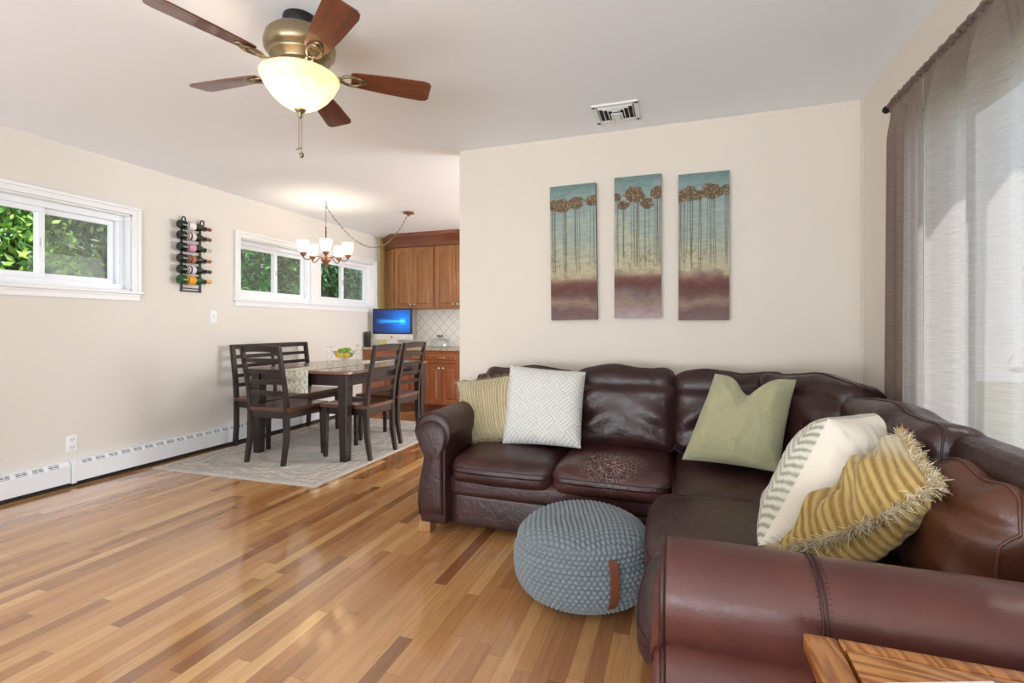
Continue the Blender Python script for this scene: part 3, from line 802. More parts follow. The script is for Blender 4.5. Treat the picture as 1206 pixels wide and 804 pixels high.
# ------------------------------------------------------------------ knitted pouf
def pouf():
    cx, cy, R, Hh = -.385, 2.065, .278, .345
    r = root('pouf', (cx, cy, 0), 'round grey chunky-knit pouf ottoman on the floor in front of the sofa', 'pouf')
    nt, npf = 480, 190
    # profile by arc length from the top centre to the bottom centre
    prof = []
    for i in range(400):
        t = i / 399; a = PI * t
        ss = abs(math.sin(a)) ** .70; cc = math.copysign(abs(math.cos(a)) ** .70, math.cos(a))
        prof.append((R * ss, Hh / 2 + Hh / 2 * cc))
    prof = np.array(prof); d = np.r_[0, np.cumsum(np.linalg.norm(np.diff(prof, axis=0), axis=1))]
    sarr = np.linspace(0, d[-1], npf); pr = np.interp(sarr, d, prof[:, 0]); pz = np.interp(sarr, d, prof[:, 1])
    th = np.linspace(0, 2 * PI, nt, endpoint=False)
    TT, SS = np.meshgrid(th, sarr, indexing='ij'); RR = np.interp(SS, sarr, pr); ZZ = np.interp(SS, sarr, pz)
    sw = .0175; rows = SS / sw; rw = np.floor(rows)
    nst = 72.
    ph = TT * nst / (2 * PI) * 1.0 + .5 * (rw % 2)
    fr_ = rows - rw
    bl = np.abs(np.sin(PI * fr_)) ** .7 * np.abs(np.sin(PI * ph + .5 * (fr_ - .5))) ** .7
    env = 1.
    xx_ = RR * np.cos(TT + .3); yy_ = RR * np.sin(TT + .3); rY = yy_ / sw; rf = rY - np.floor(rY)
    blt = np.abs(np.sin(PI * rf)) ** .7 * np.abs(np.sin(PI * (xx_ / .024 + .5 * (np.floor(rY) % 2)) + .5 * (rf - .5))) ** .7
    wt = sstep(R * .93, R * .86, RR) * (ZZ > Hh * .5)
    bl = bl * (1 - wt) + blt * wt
    tx = np.gradient(pr, sarr); tz = np.gradient(pz, sarr)
    nx = np.interp(SS, sarr, -tz); nz = np.interp(SS, sarr, tx)
    amp = .0105 * bl * env
    # soft slumps
    lump = .010 * np.sin(2 * TT + 1) * np.sin(PI * SS / d[-1]) + .006 * np.sin(3 * TT + 2.2)
    sag = -.022 * np.exp(-((RR * np.cos(TT) + .06) ** 2 + (RR * np.sin(TT) + .04) ** 2) / .018) * (ZZ > Hh * .5)
    crease = -.010 * np.exp(-((ZZ - Hh * (.66 + .04 * np.sin(TT * 2))) / .012) ** 2)
    Rr = RR + nx * (amp + crease) + lump * np.clip(RR / R, 0, 1)
    Zz = ZZ + nz * (amp) + sag
    Zz = np.maximum(Zz, .001)
    V = np.stack([cx + Rr * np.cos(TT), cy + Rr * np.sin(TT), Zz], -1).reshape(-1, 3)
    F = []
    for i in range(nt):
        j = (i + 1) % nt
        for k in range(npf - 1): F.append((i * npf + k, j * npf + k, j * npf + k + 1, i * npf + k + 1))
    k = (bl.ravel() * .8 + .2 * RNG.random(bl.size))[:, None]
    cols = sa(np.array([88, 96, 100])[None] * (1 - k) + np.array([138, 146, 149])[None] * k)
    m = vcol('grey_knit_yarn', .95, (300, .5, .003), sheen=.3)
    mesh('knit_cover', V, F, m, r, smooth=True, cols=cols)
    # leather tab
    tb = MB(); a = math.radians(-74 + 18); 
    P = []
    for t in np.linspace(.26, .075, 14):
        z = t; rr_ = np.interp(z, pz[::-1], pr[::-1]) if False else R * (1 - abs((z - Hh / 2) / (Hh / 2)) ** 2.6) ** .45 + .012
        P.append((rr_, z))
    V = []; w = .017
    for rr_, z in P:
        for da, dr in ((-w, 0), (w, 0), (w, .004), (-w, .004)):
            an = a + da / R
            V.append((cx + (rr_ + dr) * math.cos(an), cy + (rr_ + dr) * math.sin(an), z))
    F = [(4 * i + q, 4 * i + (q + 1) % 4, 4 * i + 4 + (q + 1) % 4, 4 * i + 4 + q) for i in range(len(P) - 1) for q in range(4)] + [(0, 1, 2, 3), tuple(4 * (len(P) - 1) + q for q in range(4))]
    mesh('leather_tab', V, F, simple('tan_leather', s(122, 68, 46), .55, var=.12, vscale=40), r)
pouf()

# ------------------------------------------------------------------ oak end table at the near arm
def oak_table():
    x0, x1, y0, y1, z = .202, .80, .42, .952, .612
    def oak(name, c1, c2, ax):
        m = N(name); sc = [9, 9, 9]; sc[ax] = 1.4; v = m.coord(scale=tuple(sc))
        wv = m.n('ShaderNodeTexWave', {'Vector': v, 'Scale': 3.4, 'Distortion': 11., 'Detail': 3., 'Detail Scale': .8}, wave_type='BANDS', bands_direction='DIAGONAL').outputs['Fac']
        f2 = m.noise(m.coord(scale=tuple([160 if k != ax else 8 for k in range(3)])), 1.6, 3)
        f = m.math('ADD', m.math('MULTIPLY', wv, .65), m.math('MULTIPLY', f2, .35))
        m.set(Base_Color=m.ramp(f, [(.12, c1), (.42, tuple((a + b) / 2 for a, b in zip(c1, c2))), (.8, c2)]), Roughness=.3, Coat_Weight=.4, Coat_Roughness=.15, Normal=m.bump(f, .1, .002)); return m.m
    M_oak = oak('golden_oak', s(140, 78, 30), s(204, 142, 76), 0)
    M_oakf = oak('golden_oak_border', s(138, 76, 28), s(190, 126, 62), 1)
    r = root('end_table', ((x0 + x1) / 2, (y0 + y1) / 2, 0), 'golden oak end table with a bordered top beside the near sofa arm', 'table')
    b = MB(); b.box((x0 + .055, y0 + .055, z - .024), (x1 - .055, y1 - .03, z - .001), .001); b.build('tabletop', M_oak, r)
    b = MB(); b.box((x0, y0, z - .03), (x0 + .05, y1, z), .006, 3); b.box((x1 - .05, y0, z - .03), (x1, y1, z), .006, 3)
    b.box((x0 + .05, y0, z - .03), (x1 - .05, y0 + .05, z), .004).box((x0 + .0505, y1 - .028, z - .03), (x1 - .0505, y1, z), .005)
    b.build('tabletop_border', M_oakf, r, auto=40)
    b = MB()
    for q in (.0,): b.box((x0 + .03, y0 + .03, z - .12), (x0 + .05, y1 - .03, z - .03), .002).box((x1 - .05, y0 + .03, z - .12), (x1 - .03, y1 - .03, z - .03), .002).box((x0 + .03, y0 + .03, z - .12), (x1 - .03, y0 + .05, z - .03), .002).box((x0 + .03, y1 - .05, z - .12), (x1 - .03, y1 - .03, z - .03), .002)
    b.build('apron', M_oakf, r)
    for x in (x0 + .045, x1 - .045):
        for y in (y0 + .045, y1 - .045): MB().beam((x, y, 0), (x, y, z - .03), .034, .034, .046, .046).build('leg', M_oakf, r)
    b = MB().box((x0 + .04, y0 + .04, .14), (x1 - .04, y1 - .04, .16), .003); b.build('shelf', M_oak, r)
    p = MB().box((-.08, -.11, 0), (.08, .11, .0018), .0006, M=Matrix.Translation((.40, .775, z + .0005)) @ Matrix.Rotation(.35, 4, 'Z')).build('folded_paper', simple('white_paper', s(240, 240, 236), .8), loc=(.40, .775, z))
    tag(p, 'white folded paper lying on the oak end table', 'paper')
oak_table()

# ------------------------------------------------------------------ paintings
def painting(x0, x1, z0, z1, seed, label, roll=0.):
    nu, nv = 120, 330; y = YB - .036; cx, cz = (x0 + x1) / 2, (z0 + z1) / 2
    r = root('painting', (cx, YB, z0), label, 'painting', 'canvas paintings of slender trees')
    V, F, u, v = grid(nu, nv, lambda u, v: np.stack([x0 + (x1 - x0) * u, np.full_like(u, y), z0 + (z1 - z0) * v], -1))
    w = x1 - x0; h = z1 - z0; U = u * w; Vv = v * h                   # metres
    n1 = fbm(U, Vv, 14, seed); n2 = fbm(U, Vv * 3, 30, seed + 9); n3 = fbm(U * .6, Vv * 2.5, 9, seed + 17)
    g = v + (n1 - .5) * .07
    stops = [(0., (120, 98, 92)), (.06, (112, 82, 78)), (.12, (146, 122, 104)), (.17, (104, 72, 64)), (.235, (92, 50, 44)), (.27, (110, 70, 62)), (.31, (150, 128, 112)), (.355, (182, 172, 142)), (.45, (172, 172, 150)), (.58, (156, 168, 158)), (.78, (148, 163, 158)), (.90, (132, 155, 151)), (1., (108, 132, 128))]
    if seed % 3 == 1: stops[0] = (0., (172, 152, 150)); stops[1] = (.06, (160, 136, 134)); stops[3] = (.17, (120, 104, 98))
    px_ = [q[0] for q in stops]; C_ = np.stack([np.interp(g, px_, [q[1][k] for q in stops]) for k in range(3)], -1)
    blot = sstep(.52, .7, n1) * (v > .3) * (v < .75); C_ = C_ * (1 - .35 * blot[:, None]) + np.array([206, 196, 150])[None] * .35 * blot[:, None]
    C_ *= (1 + (n2 - .5) * .22)[:, None]
    rr = np.random.default_rng(seed)
    # scrubby undergrowth
    sc_ = sstep(.55, .72, fbm(U, Vv, 60, seed + 5)) * np.exp(-((v - .42) / .09) ** 2) * (.4 + .6 * (fbm(U, Vv * .2, 16, seed + 2) > .5))
    C_ = C_ * (1 - .5 * sc_[:, None]) + np.array([120, 100, 64])[None] * .5 * sc_[:, None]
    sp = sstep(.5, .6, fbm(U, Vv, 110, seed + 31)) * np.exp(-((v - .25) / .05) ** 2)
    C_ = C_ * (1 - .45 * sp[:, None]) + np.array([128, 70, 50])[None] * .45 * sp[:, None]
    # crowns and their thin trunks
    cl = {0: [(.10, .86, .13), (.28, .85, .15), (.58, .865, .14), (.92, .87, .12)], 1: [(.03, .86, .10), (.20, .80, .11), (.42, .87, .18), (.52, .85, .12), (.70, .80, .12), (.93, .87, .14)], 2: [(.06, .85, .14), (.22, .865, .16), (.42, .85, .11), (.66, .87, .17), (.95, .87, .11)]}[seed % 3]
    for (a, bz, ra) in cl:
        for q in range(5 if ra > .12 else 3):
            tx = (a + rr.uniform(-.5, .5) * ra) * w; ln = rr.uniform(.30, .42)
            xx = tx + .002 * np.sin(Vv * 9 + q * 3 + a * 9) + rr.uniform(-.006, .006) * (bz - v) * 2
            k = np.exp(-((U - xx) / .0019) ** 2) * (v < bz) * sstep(ln - .02, ln + .06, v)
            k = k * (.55 + .45 * fbm(U * 0, Vv, 20, seed + q))
            C_ = C_ * (1 - .8 * k[:, None]) + np.array([74, 66, 46])[None] * .8 * k[:, None]
    for (a, bz, ra) in cl:
        d = np.hypot((U - a * w) / (ra * w * 1.25), (Vv - bz * h) / (ra * w * 1.0)) + (fbm(U, Vv, 70, seed + 3) - .5) * .55
        k = sstep(1.05, .85, d); tn = fbm(U, Vv, 90, seed + 13); t2 = fbm(U, Vv, 160, seed + 19)
        cc = np.array([72, 56, 44])[None] * (1 - tn[:, None]) + np.array([128, 104, 74])[None] * tn[:, None]; cc = np.where((t2 > .66)[:, None], np.array([176, 154, 108])[None], cc)
        C_ = C_ * (1 - k[:, None]) + cc * k[:, None]
    cols = sa(C_)
    mesh('painted_canvas', V, F, vcol('painted_canvas_%d' % seed, .65, (220, .25, .002)), r, cols=cols)
    MB().box((x0, y + .0006, z0), (x1, YB - .001, z1), .002).build('canvas_edge', simple('canvas_edge_paint_%d' % seed, s(96, 88, 78), .8, var=.2, vscale=15), r)
    if roll:
        r.rotation_euler = (0, roll, 0)
    return r
painting(-.826, -.512, 1.183, 2.098, 3, 'left of three tall narrow canvas paintings of thin teal and brown trees on the wall', -.012)
painting(-.399, -.105, 1.196, 2.116, 4, 'middle of three tall narrow canvas paintings, with a pale mauve bottom, on the wall')
painting(.0, .295, 1.178, 2.096, 5, 'right of three tall narrow canvas paintings of thin trees, nearest the curtain')

# ------------------------------------------------------------------ curtains
def curtains():
    rx = .934; zr = 2.165; 
    r = root('curtain_rod', (rx, 1.5, zr), 'dark slim curtain rod with a round finial above the street window', 'curtain rod')
    MB().tube([(rx, .25, zr), (rx, 2.74, zr)], .008, 12).build('rod', M_iron, r, smooth=True)
    q = MB().lathe([(.0, -.02), (.010, -.016), (.017, -.006), (.018, .004), (.012, .014), (.006, .018), (.008, .022), (.0, .024)], 20, M=Matrix.Rotation(PI / 2, 4, 'X'), ce=(rx, 2.755, zr)); q.build('finial', M_iron, r, smooth=True)
    MB().tube([(XR, 2.70, zr - .01), (rx, 2.70, zr - .01)], .005, 8).box((XR - .006, 2.685, zr - .04), (XR, 2.715, zr + .02), .002).build('wall_bracket', M_iron, r)
    m = N('sheer_linen'); v = m.coord()
    st = m.noise(m.n('ShaderNodeMapping', {0: m.n('ShaderNodeTexCoord').outputs['Object'], 3: (1, 10, 160)}).outputs[0], 1.4, 4, .7)
    st2 = m.noise(m.n('ShaderNodeMapping', {0: m.n('ShaderNodeTexCoord').outputs['Object'], 3: (1, 300, 20)}).outputs[0], 1.4, 2, .5)
    c = m.ramp(st, [(.3, s(108, 90, 78)), (.5, s(136, 117, 103)), (.72, s(160, 142, 128))])
    df = m.n('ShaderNodeBsdfDiffuse', {0: c}).outputs[0]; tl = m.n('ShaderNodeBsdfTranslucent', {0: m.mix(.65, c, (.84, .80, .84))}).outputs[0]
    tp = m.n('ShaderNodeBsdfTransparent').outputs[0]
    a = m.n('ShaderNodeMixShader', {0: .55, 1: df, 2: tl}).outputs[0]
    k = m.math('MULTIPLY_ADD', m.math('ADD', st, st2), .35, .0)
    k = m.n('ShaderNodeMapRange', {0: k, 1: .2, 2: .5, 3: .15, 4: .05}).outputs[0]
    m.t.links.new(m.n('ShaderNodeMixShader', {0: k, 1: a, 2: tp}).outputs[0], m.out.inputs[0])
    mat = m.m
    def panel(y0, y1, seed, label, fan, n=340):
        zb = .06
        g_ = root('curtain', (rx, (y0 + y1) / 2, zb), label, 'curtain', 'sheer taupe curtain panels')
        nz = 70
        def fn(u, v):
            z = zb + (zr + .028 - zb) * v
            top = sstep(.90, 1.0, v)
            yy = y0 + (y1 - y0) * u
            lo = (fnoise(u * 1.0, v * .05 + .3, 9, seed) - .5)
            big = np.sin(u * fan * 2 * PI + 2.5 * lo + seed) + .45 * np.sin(u * fan * 3.7 * PI + seed * 2 + 3 * lo)
            small = np.sin(u * fan * 9 * PI + seed) * .5 + .35 * np.sin(u * fan * 15 * PI + 2 * seed)
            amp = .026 + .010 * (1 - v)
            x = rx + big * amp * (1 - top) * sstep(-.01, .05, u) * sstep(1.01, .95, u) * (1 - .0 * u) + small * .006 * (.35 + .65 * top)
            yy = yy + .018 * np.cos(u * fan * 2 * PI + 2.5 * lo + seed) * (1 - v) 
            # gathered over the rod
            pk = np.exp(-((z - zr) / .012) ** 2)
            x = x - .010 * pk
            x = np.clip(x, .898, XR - .028)
            return np.stack([x, yy, z], -1)
        V, F, u, v = grid(n, nz, fn)
        mesh('curtain_cloth', V, F, mat, g_, smooth=True)
        # rod pocket: second layer behind the rod
        def fp(u, v):
            a = -1.2 + 5.0 * v; yy = y0 + (y1 - y0) * u; rr = .014 + .003 * np.sin(u * fan * 15 * PI + 2 * seed)
            return np.stack([rx + rr * np.cos(a + PI / 2), yy, zr + rr * np.sin(a + PI / 2) - .002], -1)
        V, F, u, v = grid(n, 10, fp)
        mesh('rod_pocket', V, F, mat, g_, smooth=True)
    panel(2.395, 2.715, 3, 'left sheer taupe curtain panel nearest the corner of the room', 1.7)
    panel(.35, 2.385, 8, 'wide right sheer taupe curtain panel running out of the frame', 7.)
curtains()

# ------------------------------------------------------------------ ceiling fan
def fan():
    cx, cy = -1.515, 1.655
    r = root('ceiling_fan', (cx, cy, HZ), 'five-blade ceiling fan with reddish wood blades and a lit glass bowl', 'ceiling fan')
    MB().lathe([(0, 2.44), (.068, 2.44), (.070, 2.432), (.066, 2.40), (.060, 2.385), (0, 2.385)], 40, (cx, cy, 0)).build('canopy', M_iron, r, auto=40)
    MB().lathe([(0, 2.392), (.075, 2.390), (.110, 2.375), (.135, 2.350), (.143, 2.318), (.140, 2.295), (.128, 2.283), (.122, 2.278), (.124, 2.272), (.118, 2.262), (.098, 2.250), (.094, 2.240), (.100, 2.232), (.102, 2.215), (.090, 2.205), (0, 2.205)], 56, (cx, cy, 0)).build('motor_housing', M_bronze, r, auto=50)
    MB().lathe([(0, 2.21), (.060, 2.21), (.062, 2.19), (.050, 2.17), (0, 2.17)], 32, (cx, cy, 0)).build('switch_housing', M_bronze, r, auto=50)
    # blades
    M_bl = wood('mahogany_blade', s(88, 44, 28), s(128, 66, 40), .35, 0, .9, .4)
    M_bl2 = M_bl
    for k in range(5):
        a = math.radians(39 + 72 * k)
        Rz = Matrix.Translation((cx, cy, 2.218)) @ Matrix.Rotation(a, 4, 'Z')
        T = Rz @ Matrix.Rotation(math.radians(-13), 4, 'X')
        out = []
        r0, r1 = .205, .548
        out = [(r0, -.036), (r0 + .02, -.044), (.36, -.056), (r1 - .035, -.063), (r1 - .012, -.058), (r1, -.044), (r1, .044), (r1 - .012, .058), (r1 - .035, .063), (.36, .056), (r0 + .02, .044), (r0, .036)]
        V = [T @ Vector((x, y, z)) for z in (-.003, .003) for x, y in out]; n = len(out)
        F = [tuple(range(n)), tuple(range(n, 2 * n))] + [(i, (i + 1) % n, n + (i + 1) % n, n + i) for i in range(n)]
        me = mesh('blade', [Rz.inverted() @ v for v in V], F, M_bl)      # local mesh so the grain follows each blade
        me.parent = r; me.matrix_local = Matrix.Translation((0, 0, 2.218 - HZ)) @ Matrix.Rotation(a, 4, 'Z')
        # curved iron: loop and arm
        q = MB()
        L = [(.085, 0, .004), (.115, .0, -.002), (.145, 0, -.012), (.17, 0, -.013)]
        q.tube([T @ Vector((x, y + .011, z)) for x, y, z in L], [.008, .006, .005, .005], 8); q.tube([T @ Vector((x, y - .011, z)) for x, y, z in L], [.008, .006, .005, .005], 8)
        lp = [T @ Vector((.205 + .042 * math.cos(t), .026 * math.sin(t), -.009)) for t in np.linspace(0, 2 * PI, 20, endpoint=False)]
        q.tube(lp, .0065, 8, closed=True)
        q.tube([T @ Vector((.225, -.024, -.007)), T @ Vector((.262, -.010, -.006)), T @ Vector((.268, 0, -.006)), T @ Vector((.262, .010, -.006)), T @ Vector((.225, .024, -.007))], .0055, 8)
        q.build('blade_iron', M_bronze, r, smooth=True)
    # lit glass bowl
    m = N('alabaster_bowl_glass'); v = m.coord()
    mb_ = m.noise(v, 9, 4, .6, 1.5)
    bc = m.ramp(mb_, [(.3, s(196, 172, 126)), (.7, s(222, 204, 166))])
    tl = m.n('ShaderNodeBsdfTranslucent', {0: bc}).outputs[0]; df = m.n('ShaderNodeBsdfDiffuse', {0: bc}).outputs[0]
    em = m.n('ShaderNodeEmission', {0: bc, 1: .30}).outputs[0]; gl = m.n('ShaderNodeBsdfGlossy', {'Roughness': .2}).outputs[0]
    a_ = m.n('ShaderNodeMixShader', {0: .30, 1: tl, 2: df}).outputs[0]; a_ = m.n('ShaderNodeMixShader', {0: .05, 1: a_, 2: gl}).outputs[0]
    m.t.links.new(m.n('ShaderNodeAddShader', {0: a_, 1: em}).outputs[0], m.out.inputs[0])
    bowl = [(.150, 2.196), (.158, 2.190), (.157, 2.182), (.148, 2.165), (.135, 2.140), (.112, 2.110), (.082, 2.082), (.048, 2.062), (.014, 2.053)]
    MB().lathe(bowl, 64, (cx, cy, 0)).build('glass_bowl', m.m, r, smooth=True)
    MB().lathe([(0, 2.062), (.020, 2.060), (.024, 2.052), (.016, 2.044), (.008, 2.036), (.010, 2.028), (.005, 2.018), (0, 2.016)], 24, (cx, cy, 0)).build('finial', M_bronze, r, smooth=True)
    for dx, zb, d in ((-.007, 1.895, 0), (.007, 1.875, 1)):
        c_ = MB()
        z = 2.025
        while z > zb: c_.lathe([(0, .0022), (.0018, .0012), (.0022, 0), (.0018, -.0012), (0, -.0022)], 6, (cx + dx, cy, z)); z -= .0048
        o = c_.build('pull_chain', M_bronze, r, smooth=True)
        if d: MB().lathe([(0, .012), (.004, .010), (.009, .002), (.009, -.008), (.005, -.014), (0, -.015)], 16, (cx + dx, cy, zb - .010)).build('pull_knob', M_bronze, o, smooth=True)
        else: MB().lathe([(0, .003), (.013, .002), (.014, 0), (.013, -.002), (0, -.003)], 20, (cx + dx, cy, zb - .004), M=Matrix.Rotation(.5, 4, 'X')).build('pull_disc', M_bronze, o, smooth=True)
    light('fan_bulb', 'POINT', (cx - .03, cy - .02, 2.145), 3.2, WARM, radius=.035)
fan()

# ------------------------------------------------------------------ chandelier
def chandelier():
    cx, cy = -3.455, 4.135
    r = root('chandelier', (cx, cy, HZ), 'five-light copper chandelier with frosted bell shades hanging on a swagged chain', 'chandelier')
    MB().tube([(cx, cy, 2.44), (cx, cy, 2.415), (cx + .012, cy, 2.40), (cx + .010, cy, 2.385), (cx - .004, cy, 2.38), (cx - .012, cy, 2.39)], .004, 8).build('ceiling_hook', M_chain, r, smooth=True)
    MB().lathe([(0, 2.335), (.022, 2.335), (.024, 2.32), (.016, 2.30), (0, 2.30)], 20, (cx, cy, 0)) if False else None
    def chain(pts, name, step=.022):
        pts = [Vector(p) for p in pts]; mb = MB(); L = 0; k = 0
        # resample
        seg = []; acc = 0
        for a, b_ in zip(pts[:-1], pts[1:]):
            n = max(1, int((b_ - a).length / .004))
            for i in range(n): seg.append(a.lerp(b_, i / n))
        last = None
        for p_ in seg:
            if last is None or (p_ - last).length >= step:
                if last is not None:
                    d = (p_ - last).normalized(); u = d.orthogonal().normalized()
                    if k % 2: u = d.cross(u)
                    c_ = (p_ + last) / 2; l = step * .66
                    mb.tube([c_ + d * l * math.cos(t) + u * .006 * math.sin(t) for t in np.linspace(0, 2 * PI, 10, endpoint=False)], .0016, 5, closed=True)
                    k += 1
                last = p_
        return mb
    chain([(cx, cy, 2.385), (cx, cy, 2.17)], 'c').build('chain', M_chain, r, smooth=True)
    # swag to the ceiling box with its cord
    e = Vector((-2.905, 4.845, 2.425)); a = Vector((cx, cy, 2.385)); P = []
    for t in np.linspace(0, 1, 40):
        p = a.lerp(e, t); p.z -= 4 * .40 * t * (1 - t) * (.82 + .36 * t) ; P.append(p)
    sw = chain(P, 's'); sw.tube([p + Vector((0, 0, .001)) for p in P], .0026, 6)
    sw.build('swag_chain', M_chain, r, smooth=True)
    MB().lathe([(0, 2.44), (.062, 2.44), (.064, 2.432), (.058, 2.424), (.030, 2.416), (.012, 2.404), (.006, 2.392), (0, 2.392)], 32, (-2.905, 4.845, 0)).build('ceiling_canopy', M_copper, r, auto=50)
    MB().lathe([(0, 2.185), (.005, 2.18), (.008, 2.16), (.006, 2.14), (.009, 2.12), (.006, 2.02), (.0065, 1.90), (.012, 1.885), (.010, 1.87), (.024, 1.86), (.042, 1.848), (.050, 1.836), (.046, 1.822), (.030, 1.800), (.020, 1.785), (.012, 1.765), (.006, 1.755), (.009, 1.745), (.004, 1.735), (0, 1.733)], 28, (cx, cy, 0)).build('centre_column', M_copper, r, smooth=True)
    gm = N('frosted_shade_glass'); gc = (*s(214, 198, 166), 1)
    tl = gm.n('ShaderNodeBsdfTranslucent', {0: gc}).outputs[0]; df = gm.n('ShaderNodeBsdfDiffuse', {0: gc}).outputs[0]; em = gm.n('ShaderNodeEmission', {0: (*s(255, 232, 190), 1), 1: .22}).outputs[0]
    gm.t.links.new(gm.n('ShaderNodeAddShader', {0: gm.n('ShaderNodeMixShader', {0: .3, 1: tl, 2: df}).outputs[0], 1: em}).outputs[0], gm.out.inputs[0]); GM = gm.m
    base = math.atan2(-cy, -cx)
    for k in range(5):
        a = base + 2 * PI * k / 5; d = Vector((math.cos(a), math.sin(a), 0)); c0 = Vector((cx, cy, 0)); R_ = .225
        pts = [c0 + d * .03 + Z * 1.845, c0 + d * .07 + Z * 1.862, c0 + d * .11 + Z * 1.858, c0 + d * .15 + Z * 1.832, c0 + d * .185 + Z * 1.815, c0 + d * .215 + Z * 1.825, c0 + d * R_ + Z * 1.85]
        ar = MB().tube(pts, .0055, 8).build('arm', M_copper, r, smooth=True)
        cc = c0 + d * R_
        MB().lathe([(0, 1.838), (.008, 1.84), (.012, 1.85), (.024, 1.862), (.030, 1.876), (.031, 1.888), (.0, 1.888)], 24, (cc.x, cc.y, 0)).build('lamp_cup', M_copper, ar, smooth=True)
        MB().lathe([(.024, 1.886), (.036, 1.90), (.046, 1.93), (.053, 1.97), (.058, 2.005)], 32, (cc.x, cc.y, 0)).build('lamp_shade', GM, r, smooth=True)
        light('chandelier_bulb', 'POINT', (cc.x, cc.y, 1.945), 1.8, WARM, radius=.02)
chandelier()

# ------------------------------------------------------------------ wine rack and bottles
def px_x(v_, Yd): return None
zs = [2.028, 1.935, 1.835, 1.735, 1.640, 1.548]
def rack():
    x = XL; r = root('wine_rack', (x, 3.19, 1.45), 'black wrought iron wall wine rack holding six bottles', 'wine rack')
    for yy, nm in ((3.10, 'a'), (3.275, 'b')):
        top = 2.075
        P = [(x + .008, yy, 1.455), (x + .008, yy, top)]
        MB().beam(P[0], P[1], .018, .008, up=(1, 0, 0), b=.001).tube([(x + .010 + .022 - .022 * math.cos(t), yy, top + .030 * math.sin(t)) for t in np.linspace(0, 4.2, 18)], .006, 8).build('upright', M_black, r)
    MB().box((x + .002, 3.09, 1.448), (x + .014, 3.285, 1.462), .001).box((x + .002, 3.09, 1.475), (x + .012, 3.285, 1.485), .001).build('bottom_bar', M_black, r)
    for z in zs:
        for yy, rad, zc in ((3.10, .041, z), (3.275, .024, z)):
            MB().tube([(x + .062 + rad * math.cos(t), yy, zc + rad * math.sin(t)) for t in np.linspace(PI * .62, PI * 2.25, 20)], .0035, 6).tube([(x + .010, yy, zc + rad * .6), (x + .062 + rad * math.cos(PI * .62), yy, zc + rad * math.sin(PI * .62))], .0035, 6).build('bottle_hoop', M_black, r, smooth=True)
rack()
glassd = simple('dark_bottle_glass', (.010, .014, .009), .12); glassg = simple('green_bottle_glass', s(30, 74, 34), .12)
specs = [('red foil', glassd, s(232, 226, 222), s(150, 60, 70), 'topmost wine bottle in the rack, white label and pink foil neck'),
         ('', glassd, s(226, 218, 206), s(110, 66, 50), 'second wine bottle from the top, cream label and copper foil'),
         ('', glassd, s(206, 150, 172), s(190, 196, 190), 'third wine bottle from the top, pink label and silvery neck'),
         ('', glassd, s(170, 110, 80), s(150, 96, 60), 'fourth wine bottle from the top, brown and orange label'),
         ('', glassd, s(214, 214, 222), s(60, 50, 48), 'fifth wine bottle from the top, pale label and dark neck'),
         ('', glassg, s(236, 160, 40), s(226, 170, 70), 'bottom wine bottle, green glass with orange label and gold foil')]
for i, (a_, gm_, lc, fc, lab) in enumerate(specs):
    z = zs[i]; y0 = 3.035
    M_ = Matrix.Rotation(-PI / 2, 4, 'X')
    k = 1.06 if i == 5 else 1.
    c0 = (XL + .062, y0, z)
    r = root('wine_bottle', c0, lab, 'bottle', 'wine bottles in the wall rack')
    rr = .0365 * k
    MB().lathe([(0, .004), (.020, .0), (rr - .003, 0), (rr, .006), (rr, .175), (rr * .93, .195), (rr * .62, .222), (.0150, .245), (.0140, .29), (0, .29)], 28, c0, M=M_).build('glass_body', gm_, r, auto=60)
    MB().lathe([(rr + .0006, .055), (rr + .0008, .056), (rr + .0008, .135), (rr + .0006, .136)], 28, c0, M=M_).build('paper_label', simple('bottle_label_%d' % i, lc, .7, var=.25, vscale=60), r, smooth=True)
    if i in (1, 3, 4):
        MB().lathe([(rr + .0012, .085), (rr + .0013, .086), (rr + .0013, .100), (rr + .0012, .101)], 28, c0, M=M_).build('label_band', simple('label_band_%d' % i, s(90, 60, 50), .7), r, smooth=True)
    MB().lathe([(.0155, .240), (.0150, .27), (.0160, .280), (.0160, .300), (.0, .302)], 24, c0, M=M_).build('foil_neck', simple('bottle_foil_%d' % i, fc, .35, .3), r, smooth=True)

